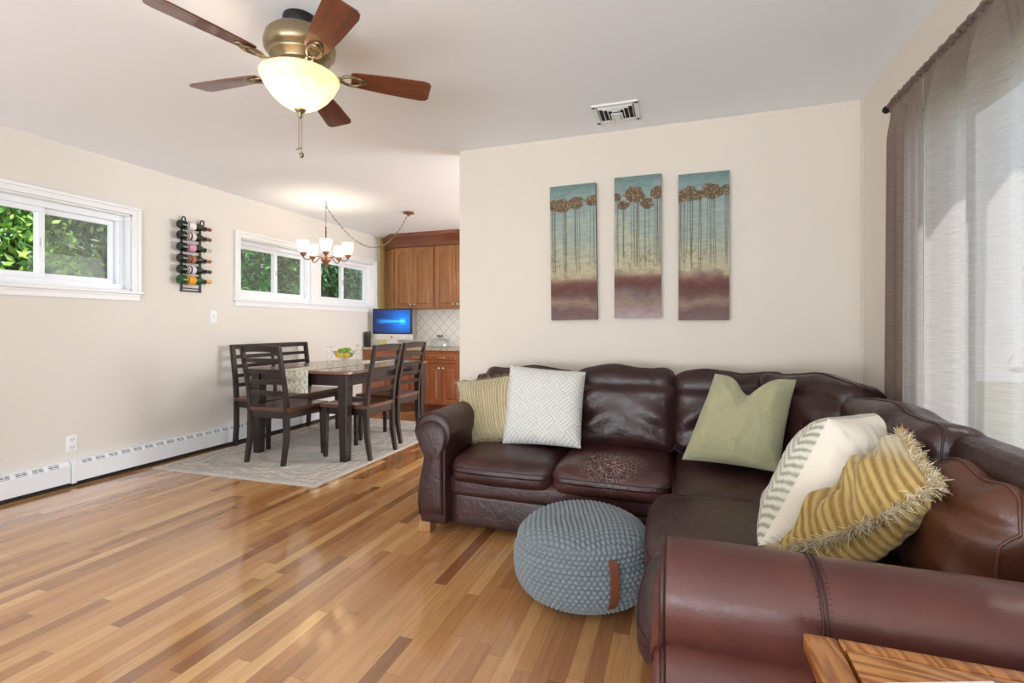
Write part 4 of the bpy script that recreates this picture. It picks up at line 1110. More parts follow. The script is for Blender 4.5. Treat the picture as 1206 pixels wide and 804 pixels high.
# ------------------------------------------------------------------ rug
def rug():
    x0, x1, y0, y1 = -3.99, -2.43, 2.80, 5.12
    nu, nv = 230, 330
    def fn(u, v):
        x = x0 + (x1 - x0) * u; y = y0 + (y1 - y0) * v - .055 * (1 - u) * (1 - v)
        return np.stack([x, y, .006 + 0 * u], -1)
    V, F, u, v = grid(nu, nv, fn)
    U = u * (x1 - x0); Vv = v * (y1 - y0); w = x1 - x0; h = y1 - y0
    d = np.minimum(np.minimum(U, w - U), np.minimum(Vv, h - Vv))
    n1 = fbm(U, Vv, 5, 3); n2 = fbm(U, Vv, 38, 8)
    ce = np.array([196, 188, 174])[None] * np.ones((len(u), 1))
    def mixc(C_, k, col): k = np.clip(k, 0, 1)[:, None]; return C_ * (1 - k) + np.array(col)[None] * k
    # floral scroll field
    q = np.sin(U * 52 + 2.6 * np.sin(Vv * 31 + n1 * 8)) * np.sin(Vv * 47 + 2.6 * np.sin(U * 29 + n1 * 9))
    C_ = mixc(ce, sstep(.35, .6, np.abs(q)) * .45 * sstep(.3, .6, n2), (150, 128, 122))
    C_ = mixc(C_, sstep(.56, .66, fbm(U, Vv, 16, 12)) * .45, (150, 158, 164))
    med = np.hypot((U - w / 2) / .45, (Vv - h / 2) / .72)
    C_ = mixc(C_, (np.abs(med - 1) < .05) * .4, (140, 118, 110))
    bor = (d > .07) * (d < .27); C_ = mixc(C_, bor * .6, (196, 186, 170))
    p = np.where(np.minimum(U, w - U) < np.minimum(Vv, h - Vv), Vv, U)
    fl = np.sin(p * 52) * np.sin((d - .07) / .20 * 2 * PI + np.sin(p * 17)); C_ = mixc(C_, bor * sstep(.25, .5, np.abs(fl)) * .55, (142, 122, 114))
    for a in (.05, .07, .27, .29): C_ = mixc(C_, np.exp(-((d - a) / .005) ** 2) * .6, (132, 116, 108))
    C_ = mixc(C_, (d < .035) * 1., (188, 184, 176))
    C_ = C_ * (.90 + .2 * n1[:, None]) * (.93 + .14 * n2[:, None])
    mb = MB()
    o = mesh('area_rug', V, F, vcol('faded_rug_pile', .97, (260, .5, .004), sheen=.2), cols=sa(C_), loc=((x0 + x1) / 2, (y0 + y1) / 2, 0))
    # woven edge thickness
    o2 = mesh('rug_binding', np.array([(x0, y0 - .055, .0), (x1, y0, .0), (x1, y1, .0), (x0, y1, .0), (x0, y0 - .055, .0062), (x1, y0, .0062), (x1, y1, .0062), (x0, y1, .0062)]) , [(0, 1, 5, 4), (1, 2, 6, 5), (2, 3, 7, 6), (3, 0, 4, 7)], simple('rug_edge_yarn', s(184, 180, 172), .95), o)
    tag(o, 'faded beige and grey oriental area rug under the dining table', 'rug')
rug()

# ------------------------------------------------------------------ dining set
ZF = .007   # rug surface
def make_chair():
    r = root('dining_chair', (0, 0, 0), '', 'chair')
    w = .42; yb = -.20; yf = .22
    def post(s_):
        x = s_ * (w / 2 - .018)
        P = [(x, yb - .035, 0), (x, yb, .20), (x, yb + .005, .44), (x, yb - .015, .62), (x, yb - .085, .975)]
        mb = MB()
        # one swept square post
        V = []; F = []
        for i, p in enumerate(P):
            a, b_ = (.034, .040) if i in (1, 2) else (.030, .030)
            for sx, sy in ((-1, -1), (1, -1), (1, 1), (-1, 1)): V.append((p[0] + sx * a / 2, p[1] + sy * b_ / 2, p[2]))
        for i in range(len(P) - 1):
            for k in range(4): F.append((4 * i + k, 4 * i + (k + 1) % 4, 4 * i + 4 + (k + 1) % 4, 4 * i + 4 + k))
        F += [(0, 1, 2, 3), (16, 17, 18, 19)]
        return mb.add(V, F)
    for s_ in (-1, 1): post(s_).build('back_post', M_darkwood, r, auto=35)
    for s_ in (-1, 1): MB().beam((s_ * (w / 2 + .002), yf - .01, 0), (s_ * (w / 2 - .002), yf - .015, .43), .028, .030, .040, .042, b=.003).build('leg', M_darkwood, r)
    ap = MB(); z0, z1 = .375, .435
    ap.box((-w / 2 + .02, yb - .008, z0), (w / 2 - .02, yb + .012, z1), .002).box((-w / 2 + .015, yf - .03, z0), (w / 2 - .015, yf - .01, z1), .002)
    for s_ in (-1, 1): ap.beam((s_ * (w / 2 - .012), yb + .01, (z0 + z1) / 2), (s_ * (w / 2 - .004), yf - .02, (z0 + z1) / 2), .018, .06, up=(0, 0, 1), b=.002)
    ap.build('apron', M_darkwood, r)
    # saddle seat
    def fn(u, v):
        wv = (w / 2 + .005) + .02 * v
        x = (2 * u - 1) * wv; y = yb - .015 + (yf + .03 - yb + .015) * v
        y = y + .012 * v * (1 - (2 * u - 1) ** 2)
        z = .462 - .010 * np.cos((2 * u - 1) * PI / 2) ** 2 * np.sin(v * PI) ** .5
        return np.stack([x, y, z], -1)
    n1, n2 = 18, 14; V, F, u, v = grid(n1, n2, fn); Vb = V.copy(); Vb[:, 2] = .434; nb = len(V)
    F2 = F + [tuple(i + nb for i in f)[::-1] for f in F]
    per = [i * n2 for i in range(n1)] + [(n1 - 1) * n2 + j for j in range(1, n2)] + [i * n2 + n2 - 1 for i in range(n1 - 2, -1, -1)] + [j for j in range(n2 - 2, 0, -1)]
    F2 += [(per[i], per[(i + 1) % len(per)], per[(i + 1) % len(per)] + nb, per[i] + nb) for i in range(len(per))]
    mesh('seat', np.concatenate([V, Vb]), F2, M_seatwood, r, auto=40)
    # bowed slats
    def slat(z, hh, bow, nm):
        yc = np.interp(z, [.44, .62, .975], [yb + .005, yb - .015, yb - .085]); mb = MB(); V = []; F = []; n = 13; lean = .195
        for i in range(n):
            t = 2 * i / (n - 1) - 1; x = t * (w / 2 - .030); y = yc - bow * (1 - t * t); zz = z + (.010 * (1 - t * t) if nm == 'top_rail' else 0)
            for dy, dz in ((-.009, -hh / 2), (.009, -hh / 2), (.009, hh / 2), (-.009, hh / 2)): V.append((x, y + dy - lean * dz, zz + dz))
        for i in range(n - 1):
            for k in range(4): F.append((4 * i + k, 4 * i + (k + 1) % 4, 4 * i + 4 + (k + 1) % 4, 4 * i + 4 + k))
        F += [(0, 1, 2, 3), tuple(4 * (n - 1) + q for q in range(4))]
        mb.add(V, F).build(nm, M_darkwood, r, auto=35)
    slat(.945, .055, .018, 'top_rail')
    for z in (.855, .765, .675, .585): slat(z, .036, .018, 'slat')
    return r
c0 = make_chair()
CH_SPOTS = [(-3.225, 3.36, 0, 'dark slat-back wooden dining chair at the near end of the table'),
            (-2.70, 3.69, PI / 2, 'dark slat-back dining chair on the right side of the table, nearer the camera'),
            (-2.785, 4.30, PI / 2, 'dark slat-back dining chair on the right side of the table, farther toward the kitchen')]
for i, (x, y, a, lab) in enumerate(CH_SPOTS):
    o = c0 if i == 0 else copy_tree(c0)
    o.location = (x, y, ZF); o.rotation_euler = (0, 0, a); o['label'] = lab; o['category'] = 'chair'; o['group'] = 'dining chairs around the table'

def bench():
    x0, x1, y0, y1 = -4.035, -3.56, 3.50, 4.50     # x0 at the wall
    r = root('dining_bench', ((x0 + x1) / 2, (y0 + y1) / 2, ZF), 'dark wooden dining bench with a slatted back along the left wall', 'bench')
    for y in (y0 + .02, y1 - .02):
        q = MB(); V = []; F = []
        P = [(x0 + .045, 0 + ZF), (x0 + .06, .2), (x0 + .06, .45), (x0 + .05, .62), (x0 + .005, .965)]
        for p in P:
            for sx, sy in ((-1, -1), (1, -1), (1, 1), (-1, 1)): V.append((p[0] + sx * .018, y + sy * .017, p[1]))
        for i in range(len(P) - 1):
            for k in range(4): F.append((4 * i + k, 4 * i + (k + 1) % 4, 4 * i + 4 + (k + 1) % 4, 4 * i + 4 + k))
        F += [(0, 1, 2, 3), (16, 17, 18, 19)]
        q.add(V, F).build('back_post', M_darkwood, r, auto=35)
        MB().beam((x1 - .03, y, ZF), (x1 - .03, y, .43), .030, .030, .042, .042, b=.003).build('leg', M_darkwood, r)
    q = MB().beam((x0 + .05, (y0 + y1) / 2, .46), (x0 + .007, (y0 + y1) / 2, .93), .03, .02, b=.002); q.build('centre_post', M_darkwood, r)
    xb = lambda z: np.interp(z, [.45, .62, .965], [x0 + .06, x0 + .05, x0 + .005])
    MB().beam((xb(.945), y0 + .005, .945), (xb(.945), y1 - .005, .945), .022, .045, up=(0, 0, 1), b=.003).build('top_rail', M_darkwood, r)
    for z in (.85, .76, .67, .58): MB().beam((xb(z), y0 + .02, z), (xb(z), y1 - .02, z), .016, .034, up=(0, 0, 1), b=.002).build('slat', M_darkwood, r)
    MB().box((x0 + .04, y0, .437), (x1 + .005, y1, .465), .006, 3).build('seat', M_seatwood, r, auto=40)
    MB().box((x0 + .07, y0 + .03, .375), (x0 + .09, y1 - .03, .437)).box((x1 - .035, y0 + .02, .375), (x1 - .015, y1 - .02, .437), .002).box((x0 + .06, y0 + .012, .375), (x1 - .03, y0 + .03, .437), .002).box((x0 + .06, y1 - .03, .375), (x1 - .03, y1 - .012, .437), .002).build('apron', M_darkwood, r)
bench()

TX0, TX1, TY0, TY1, TZ = -3.66, -2.575, 3.335, 4.73, .765
def table():
    r = root('dining_table', ((TX0 + TX1) / 2, (TY0 + TY1) / 2, ZF), 'dark wooden dining table with a brown plank top and clipped corners', 'table')
    c = .055
    out = [(TX0 + c, TY0), (TX1 - c, TY0), (TX1 - c * .3, TY0 + c * .3), (TX1, TY0 + c), (TX1, TY1 - c), (TX1 - c * .3, TY1 - c * .3), (TX1 - c, TY1), (TX0 + c, TY1), (TX0 + c * .3, TY1 - c * .3), (TX0, TY1 - c), (TX0, TY0 + c), (TX0 + c * .3, TY0 + c * .3)]
    cxx, cyy = (TX0 + TX1) / 2, (TY0 + TY1) / 2
    V = []; F = []; n = len(out)
    for z, k in ((TZ - .028, .012), (TZ - .022, 0), (TZ - .006, 0), (TZ, .005)):
        for x, y in out: V.append((x - math.copysign(k, x - cxx), y - math.copysign(k, y - cyy), z))
    for i in range(3): F += [(i * n + q, i * n + (q + 1) % n, (i + 1) * n + (q + 1) % n, (i + 1) * n + q) for q in range(n)]
    F += [tuple(range(n)), tuple(3 * n + q for q in range(n))]
    mesh('tabletop', V, F, M_topwood, r, auto=30)
    a = MB(); i_ = .045; z0, z1 = TZ - .125, TZ - .028
    a.box((TX0 + i_, TY0 + i_, z0), (TX1 - i_, TY0 + i_ + .022, z1), .002).box((TX0 + i_, TY1 - i_ - .022, z0), (TX1 - i_, TY1 - i_, z1), .002).box((TX0 + i_, TY0 + i_, z0), (TX0 + i_ + .022, TY1 - i_, z1), .002).box((TX1 - i_ - .022, TY0 + i_, z0), (TX1 - i_, TY1 - i_, z1), .002)
    a.build('apron', M_darkwood, r)
    for x in (TX0 + .075, TX1 - .075):
        for y in (TY0 + .075, TY1 - .075): MB().beam((x, y, ZF), (x, y, TZ - .028), .066, .066, .092, .092, b=.005).build('leg', M_darkwood, r)
table()
def runner():
    x0, x1 = -3.255, -2.965; zt = TZ + .0022
    ya, yb_ = TY0 - .006, TY1 + .006; drop = .195
    Ls = [drop, yb_ - ya, drop]; tot = sum(Ls); nu, nv = 90, 420
    def fn(u, v):
        x = x0 + (x1 - x0) * u; t = v * tot
        y = np.where(t < drop, ya, np.where(t < drop + Ls[1], ya + t - drop, yb_)); z = np.where(t < drop, zt - (drop - t), np.where(t < drop + Ls[1], zt, zt - (t - drop - Ls[1])))
        w = np.sin(u * 9) * .003 * sstep(0, .15, np.maximum(drop - t, t - drop - Ls[1]))
        return np.stack([x, y - np.abs(w) * (t < drop) + np.abs(w) * (t > drop + Ls[1]), z], -1)
    V, F, u, v = grid(nu, nv, fn)
    U = (u - .5) * (x1 - x0); T = v * tot
    # ogee damask: repeating medallions in blue-grey and tan on cream
    P = .118; a = (U / P * 1.05 + .5) % 1 - .5; row = np.floor(U / P * 1.05 + .5)
    b = ((T - .02) / (P * 1.25)) % 1 - .5
    og = np.abs(a) - .25 * (1 + np.cos(2 * PI * b)) ; base = np.array([228, 224, 206])[None] * np.ones((len(u), 1))
    def mx(C_, k, c): return C_ * (1 - k[:, None]) + np.array(c)[None] * k[:, None]
    C_ = mx(base, np.exp(-(og / .045) ** 2) * .85, (160, 146, 108))
    rad = np.hypot(a * 1.25, b); an = np.arctan2(b, a)
    pet = .20 + .07 * np.cos(6 * an); C_ = mx(C_, sstep(.03, .0, np.abs(rad - pet)) * .8, (128, 150, 154)); C_ = mx(C_, (rad < .10) * .7, (120, 146, 152))
    b2 = (b + .5 + .5) % 1 - .5; a2 = (a + .5 + .5) % 1 - .5; rad2 = np.hypot(a2 * 1.25, b2 - 0); C_ = mx(C_, sstep(.02, .0, np.abs(rad2 - .16)) * .8, (168, 148, 100)); C_ = mx(C_, (rad2 < .07) * .7, (128, 150, 154))
    sc_ = sstep(.55, .62, fbm(U + 3, T, 60, 4)); C_ = mx(C_, sc_ * .35, (170, 172, 150))
    m = vcol('damask_cloth', .9, (200, .25, .002))
    o = mesh('table_runner', V, F, m, cols=sa(C_), smooth=True, loc=((x0 + x1) / 2, (ya + yb_) / 2, zt))
    tag(o, 'cream table runner with blue and tan damask medallions hanging over the table end', 'table runner')
runner()

M_clear = thin_glass('clear_glassware', (.93, .95, .95), .08, .05)
def ring_prof(L): return [(max(r, 0), z) for r, z in L]
def bowl_set():
    c = (-3.11, 3.985, TZ + .004)
    r = root('fruit_bowl', c, 'clear footed glass bowl full of lemons and limes on the table runner', 'bowl')
    MB().lathe([(0, .0), (.045, .0), (.047, .006), (.012, .012), (.009, .03), (.012, .042), (.03, .050), (.075, .075), (.100, .105), (.112, .135), (.109, .136), (.097, .108), (.072, .080), (.028, .055), (0, .053)], 40, c).build('glass_body', M_clear, r, smooth=True)
    ML = simple('lemon_skin', s(246, 208, 40), .4, bump=(90, .3, .002)); MG = simple('lime_skin', s(110, 160, 40), .4, bump=(90, .3, .002))
    rr = random.Random(5)
    spots = [(-.045, -.03, .088, 0), (.0, -.05, .088, 0), (.045, -.022, .092, 0), (-.05, .028, .092, 1), (.0, .045, .088, 0), (.048, .03, .094, 1), (-.03, -.012, .132, 1), (.012, -.024, .134, 1), (.052, .0, .136, 1), (-.005, .03, .138, 1), (.0, .0, .096, 0), (-.068, .0, .118, 0)]
    names = ['left front', 'centre front', 'right front']
    nL = nG = 0
    for i, (dx, dy, dz, k) in enumerate(spots):
        pr = [(0, -.036), (.004, -.034), (.010, -.029), (.020, -.021), (.026, -.008), (.0265, .006), (.021, .019), (.011, .028), (.005, .033), (0, .035)] if k == 0 else [(0, -.029), (.008, -.027), (.019, -.019), (.0255, -.006), (.0255, .006), (.019, .019), (.008, .027), (0, .029)]
        E_ = Matrix.Rotation(rr.uniform(.9, 2.0), 4, 'X'); E_ = Matrix.Rotation(rr.uniform(0, 6), 4, 'Z') @ E_
        p = (c[0] + dx, c[1] + dy, c[2] + dz)
        o = MB().lathe(pr, 20, p, M=E_).build('lemon' if k == 0 else 'lime', ML if k == 0 else MG, smooth=True, loc=p)
        if k == 0: tag(o, 'yellow lemon among the fruit in the footed glass bowl', 'lemon', 'lemons in the glass bowl')
        else: tag(o, 'green lime among the fruit in the footed glass bowl', 'lime', 'limes in the glass bowl')
bowl_set()
for (x, y, lab) in ((-3.10, 3.765, 'cut glass candlestick left of the fruit bowl on the table'), (-3.11, 4.19, 'cut glass candlestick right of the fruit bowl on the table')):
    z = TZ + .004
    o = MB().lathe([(0, 0), (.042, 0), (.044, .006), (.030, .014), (.014, .024), (.011, .034), (.020, .042), (.022, .052), (.012, .062), (.010, .072), (.022, .084), (.024, .096), (.012, .108), (.010, .120), (.021, .132), (.022, .142), (.012, .152), (.014, .166), (.030, .180), (.032, .186), (.013, .187), (.012, .170), (0, .168)], 10, (x, y, z)).build('candlestick', M_clear, loc=(x, y, z))
    tag(o, lab, 'candlestick', 'glass candlesticks on the runner')

# ------------------------------------------------------------------ kitchen
def outline_arch(x0, x1, z0, z1, rise, n=10):
    P = [(x0, z0), (x1, z0)]
    if rise == 0: return P + [(x1, z1), (x0, z1)]
    P.append((x1, z1 - rise)); w = x1 - x0
    for i in range(1, 14): k = i / 14; P.append((x1 - w * k, z1 - rise + rise * math.sin(PI * k) ** 1.0))
    P.append((x0, z1 - rise))
    return P
def door_leaf(parent, o, ux, x0, x1, z0, z1, m, rise=0., name='door', knob=None, th=.02, pull=False):
    """raised panel leaf; o origin on the cabinet front, ux unit vector along the front; faces away"""
    o = Vector(o); ux = Vector(ux); nf = ux.cross(Z)                     # out of the cabinet
    P3 = lambda x, z, d: (o + ux * x + Z * z + nf * d)[:]
    f = .05 if (z1 - z0) > .25 else .022
    inn = outline_arch(x0 + f, x1 - f, z0 + f, z1 - f, rise)
    cx, cz = (x0 + x1) / 2, (z0 + z1) / 2
    def proj(p):
        dx, dz = p[0] - cx, p[1] - cz; k = min((x1 - x0) / 2 / max(abs(dx), 1e-6), (z1 - z0) / 2 / max(abs(dz), 1e-6)); return (cx + dx * k, cz + dz * k)
    # corner snapping keeps the outer rectangle square
    outr = [proj(p) for p in inn]
    cor = [(x0, z0), (x1, z0), (x1, z1), (x0, z1)]
    for c_ in cor:
        i = min(range(len(outr)), key=lambda k: (outr[k][0] - c_[0]) ** 2 + (outr[k][1] - c_[1]) ** 2); outr[i] = c_
    def shrink(pts, k):
        return [(p[0] + math.copysign(min(k, abs(p[0] - cx)), cx - p[0]), p[1] + math.copysign(min(k, abs(p[1] - cz)), cz - p[1])) for p in pts]
    L = [(outr, .0), (outr, th - .003), (shrink(outr, .003), th), (inn, th), (shrink(inn, .003), th - .010), (shrink(inn, .008), th - .010), (shrink(inn, .026), th - .001)]
    n = len(inn); V = []; F = []
    for pts, d in L: V += [P3(p[0], p[1], d) for p in pts]
    for i in range(len(L) - 1): F += [(i * n + q, i * n + (q + 1) % n, (i + 1) * n + (q + 1) % n, (i + 1) * n + q) for q in range(n)]
    F += [tuple((len(L) - 1) * n + q for q in range(n)), tuple(range(n))]
    d_ = mesh(name, V, F, m, parent, auto=25)
    if knob:
        kp = o + ux * knob[0] + Z * knob[1] + nf * th
        if pull:
            MB().tube([kp - ux * .045, kp - ux * .045 + nf * .02, kp + nf * .028, kp + ux * .045 + nf * .02, kp + ux * .045], .0045, 8).build('handle', M_nickel, d_, smooth=True)
        else:
            q = Matrix.Rotation(0, 4, 'X'); rot = nf.to_track_quat('Z', 'Y').to_matrix().to_4x4()
            MB().lathe([(0, 0), (.006, 0), (.006, .012), (.014, .016), (.015, .023), (.008, .028), (0, .029)], 16, kp, M=rot).build('knob', M_nickel, d_, smooth=True)
    return d_
def kitchen():
    YU = 5.95; zb, zt = 1.385, 2.25
    def upper(x0, x1, doors, lab, left_diag=False):
        r = root('upper_cabinet', ((x0 + x1) / 2, 6.1, zb), lab, 'cabinet', 'cherry wall cabinets')
        if left_diag:
            MB().prism([(x0, YU + .018), (x1, YU + .018), (x1, YK - .002), (XL + .02, YK - .002), (XL + .02, YK - .05)], 2, zb, zt + .06).build('body', M_cab, r)
            a = Vector((XL + .02, YK - .05, 0)); b = Vector((x0, YU + .018, 0)); u = (b - a).normalized(); L = (b - a).length
            door_leaf(r, a, u, .02, L - .01, zb + .01, zt - .01, M_cab, .045, 'door')
        else: MB().box((x0, YU + .018, zb), (x1, YK - .002, zt + .06), .001).build('body', M_cab, r)
        for (a, b, kx) in doors: door_leaf(r, (0, YU + .018, 0), (1, 0, 0), a, b, zb + .01, zt - .01, M_cab, .055, 'door', (kx, zb + .06))
        return r
    u1 = upper(-3.80, -3.175, [(-3.785, -3.495, -3.525), (-3.488, -3.19, -3.46)], 'left cherry wall cabinet with two arched doors and an angled end', True)
    u2 = upper(-3.172, -2.46, [(-3.15, -2.845, -2.875), (-2.838, -2.48, -2.808)], 'right cherry wall cabinet with arched doors, cut off by the wall edge')
    # crown along both
    cr = root('crown_moulding', (-3.3, 6.0, zt + .03), 'dark stepped crown moulding on top of the cherry wall cabinets', 'moulding')
    path = [Vector((XL + .004, YK - .045, 0)), Vector((-3.80, YU + .016, 0)), Vector((-2.46, YU + .016, 0))]
    prof = [(0, zt - .0), (.010, zt + .004), (.014, zt + .030), (.018, zt + .050), (.032, zt + .075), (.055, zt + .110), (.072, zt + .135), (.080, zt + .150), (.082, zt + .1885), (-.02, zt + .1885), (-.001, zt + .06)]
    n1 = (path[1] - path[0]).normalized(); n1 = Vector((n1.y, -n1.x, 0)); n2 = Vector((0, -1, 0)); mit = (n1 + n2); mit = mit / mit.dot(n2)
    V = []; nn = len(prof)
    for p, nv_ in zip(path, (n1, mit, n2)): V += [(p + nv_ * d + Z * z)[:] for d, z in prof]
    F = [(i * nn + q, i * nn + (q + 1) % nn, (i + 1) * nn + (q + 1) % nn, (i + 1) * nn + q) for i in range(2) for q in range(nn)] + [tuple(range(nn)), tuple(2 * nn + q for q in range(nn))]
    V = [(max(v[0], XL + .003), v[1], v[2]) for v in V]
    mesh('moulding_profile', V, F, M_cab_dk, cr, auto=30)
    # base units
    YL = 5.70; zc = .825
    def base(x0, x1, lab, doors, drawers):
        r = root('base_cabinet', ((x0 + x1) / 2, 5.98, 0), lab, 'cabinet', 'cherry base cabinets')
        MB().box((x0, YL, .115), (x1, YK - .002, zc), .001).build('body', M_cab_lo, r)
        MB().box((x0, YL + .06, 0), (x1, YK - .01, .115)).build('toe_kick', M_cab_dk, r)
        for (a, b, kx) in drawers: door_leaf(r, (0, YL, 0), (1, 0, 0), a, b, .665, .81, M_cab_lo, 0, 'drawer', (kx, .738), pull=True)
        for (a, b, kx) in doors: door_leaf(r, (0, YL, 0), (1, 0, 0), a, b, .135, .650, M_cab_lo, 0, 'door', (kx, .60))
        return r
    base(-4.12, -3.395, 'left cherry base cabinet under the computer behind the dining chairs', [(-4.09, -3.765, -3.79), (-3.755, -3.41, -3.73)], [(-4.06, -3.41, -3.73)])
    base(-3.392, -3.175, 'narrow cherry base cabinet between the two wider ones, behind the farther chair', [(-3.38, -3.19, -3.22)], [(-3.38, -3.19, -3.285)])
    base(-3.172, -2.665, 'cherry base cabinet with one drawer over two doors beside the wall edge', [(-3.155, -2.925, -2.95), (-2.915, -2.68, -2.89)], [(-3.155, -2.68, -2.915)])
    base(-2.662, -2.10, 'cherry base cabinet mostly hidden by the wall edge', [(-2.645, -2.39, -2.42), (-2.38, -2.12, -2.35)], [(-2.645, -2.12, -2.38)])
    st = N('speckled_countertop'); vv = st.coord()
    st.set(Base_Color=st.ramp(st.noise(vv, 60, 4, .7), [(.35, s(120, 108, 92)), (.55, s(190, 178, 158)), (.7, s(214, 206, 188))]), Roughness=.2)
    o = MB().box((XL + .003, YL - .03, zc + .0), (-2.08, YK - .003, zc + .035), .008, 3).build('countertop', st.m, loc=(-3.1, 6., zc)); tag(o, 'speckled beige stone countertop on the cherry base cabinets', 'countertop')
    # backsplash
    bs = N('diamond_tile'); tc = bs.n('ShaderNodeTexCoord').outputs['Object']; sp = bs.n('ShaderNodeSeparateXYZ', {0: tc})
    a = bs.math('DIVIDE', bs.math('ADD', sp.outputs[0], sp.outputs[2]), .15); b = bs.math('DIVIDE', bs.math('SUBTRACT', sp.outputs[0], sp.outputs[2]), .15)
    ga = bs.math('GREATER_THAN', bs.math('ABSOLUTE', bs.math('SUBTRACT', bs.math('FRACT', a), .5)), .478); gb = bs.math('GREATER_THAN', bs.math('ABSOLUTE', bs.math('SUBTRACT', bs.math('FRACT', b), .5)), .478)
    g = bs.math('MAXIMUM', ga, gb); bs.set(Base_Color=bs.mix(g, s(238, 235, 228), s(176, 168, 152)), Roughness=.25, Normal=bs.bump(bs.math('SUBTRACT', 1., g), .4, .002))
    o = MB().box((-3.62, YK - .012, zc + .036), (-2.08, YK - .001, zb + .0), .001).build('tile_backsplash', bs.m, loc=(-3.1, YK, zc)); tag(o, 'white diagonal tile backsplash between counter and wall cabinets', 'backsplash')
    # computer
    zt_ = zc + .035; x0, x1, y = -4.045, -3.425, 5.80; cx = (x0 + x1) / 2
    r = root('desktop_computer', (cx, y, zt_), 'silver all-in-one desktop computer with a bright blue screen on the counter', 'computer')
    z0 = zt_ + .100; zs_ = z0 + .355 + .075
    MB().box((x0, y - .006, z0), (x1, y + .02, z0 + .078), .003).build('chin', M_alu, r)
    MB().box((x0, y - .006, z0 + .0785), (x1, y + .02, zs_), .003).build('bezel', M_black, r)
    MB().box((x0 + .01, y + .02, z0 + .02), (x1 - .01, y + .045, zs_ - .03), .012).build('rear_shell', M_alu, r)
    V, F, u, v = grid(80, 50, lambda u, v: np.stack([x0 + .022 + (x1 - x0 - .044) * u, np.full_like(u, y - .0068), z0 + .098 + (zs_ - z0 - .118) * v], -1))
    dx, dz = u - .80, v - .50; rad = np.hypot(dx, dz * .7); ray_ = np.exp(-(dz / (.03 + .10 * np.abs(dx))) ** 2) * (dx < 0.05) * sstep(.0, .25, u)
    win = (np.abs(dx) < .085) * (np.abs(dz) < .15) * 1.
    C_ = np.array([4, 30, 78])[None] + np.array([10, 90, 150])[None] * np.exp(-(rad / .45) ** 2)[:, None] + np.array([40, 110, 130])[None] * (ray_ * .8)[:, None] + np.array([90, 110, 90])[None] * (win * .35)[:, None]
    sm = N('lit_blue_screen'); at = sm.n('ShaderNodeAttribute', attribute_name='col').outputs['Color']
    sm.set(Base_Color=(.0, .0, .0), Roughness=.15, Emission_Color=at, Emission_Strength=1.1)
    mesh('screen', V, F, sm.m, r, cols=sa(C_))
    MB().box((cx - .09, y + .005, zt_ + .006), (cx + .09, y + .012, z0 + .04), .002).box((cx - .10, y - .06, zt_), (cx + .10, y + .09, zt_ + .007), .003).build('stand', M_alu, r)
    # fruit-shaped badge on the chin
    pts = []
    for t in np.linspace(0, 2 * PI, 28, endpoint=False):
        q = .0125 * (1 + .06 * math.cos(2 * t)) - (.0035 * math.exp(-((t - PI / 2) / .3) ** 2)) - .0012 * math.exp(-((t - 3 * PI / 2) / .25) ** 2)
        if abs(((t + PI) % (2 * PI)) - PI - .15) < .42: q -= .0042 * math.cos((((t + PI) % (2 * PI)) - PI - .15) / .42 * PI / 2)
        pts.append((cx + q * math.cos(t), z0 + .036 + q * math.sin(t)))
    MB().prism(pts, 1, y - .0075, y - .006).add([(cx, y - .0075, z0 + .050), (cx + .006, y - .0075, z0 + .053), (cx + .007, y - .0075, z0 + .060), (cx + .001, y - .0075, z0 + .057)], [(0, 1, 2, 3)]).build('badge', M_black, r)
    # keyboard edge, speaker
    o = MB().box((cx - .03, y - .16, zt_), (cx + .26, y - .075, zt_ + .012), .004).build('keyboard', M_alu, loc=(cx + .12, y - .12, zt_)); tag(o, 'slim white keyboard in front of the blue screen computer', 'keyboard')
    sx, sy = -4.085, 5.735
    r = root('speaker', (sx, sy, zt_), 'black cylindrical speaker left of the computer', 'speaker')
    MB().lathe([(0, 0), (.040, 0), (.042, .006), (.042, .20), (.036, .212), (0, .214)], 32, (sx, sy, zt_)).build('body', M_black, r, auto=40)
    MB().lathe([(.0425, .03), (.0430, .032), (.0430, .17), (.0425, .172)], 32, (sx, sy, zt_)).build('grille', simple('speaker_mesh', (.02, .02, .02), .8, bump=(400, .6, .002)), r, smooth=True)
    # glass dome with dark bow handle
    dx_, dy_ = -3.065, 5.93
    r = root('cake_dome', (dx_, dy_, zt_), 'clear glass cake dome with a dark handle on the kitchen counter', 'dome')
    MB().lathe([(0, 0), (.15, 0), (.155, .006), (.15, .012), (0, .012)], 40, (dx_, dy_, zt_)).build('plate', M_clear, r, auto=50)
    MB().lathe([(.145, .0125), (.145, .05), (.130, .09), (.095, .118), (.045, .132), (0, .135)], 40, (dx_, dy_, zt_)).build('glass_cover', thin_glass('dome_glass', (.90, .92, .92), .08, .15), r, smooth=True)
    MB().lathe([(0, .133), (.008, .134), (.010, .145), (0, .150)], 12, (dx_, dy_, zt_)).tube([(dx_ - .045, dy_, zt_ + .150), (dx_ - .02, dy_, zt_ + .156), (dx_, dy_, zt_ + .148), (dx_ + .02, dy_, zt_ + .156), (dx_ + .045, dy_, zt_ + .150)], [.009, .011, .006, .011, .009], 8).build('handle', M_iron, r, smooth=True)
    o = MB().lathe([(0, 0), (.022, 0), (.024, .004), (.023, .085), (.014, .100), (.012, .125), (0, .126)], 20, (-2.69, 5.88, zt_)).build('spice_jar', simple('dark_jar', s(52, 60, 72), .2), loc=(-2.69, 5.88, zt_), auto=40); tag(o, 'small dark jar on the counter right beside the wall edge', 'jar')
kitchen()

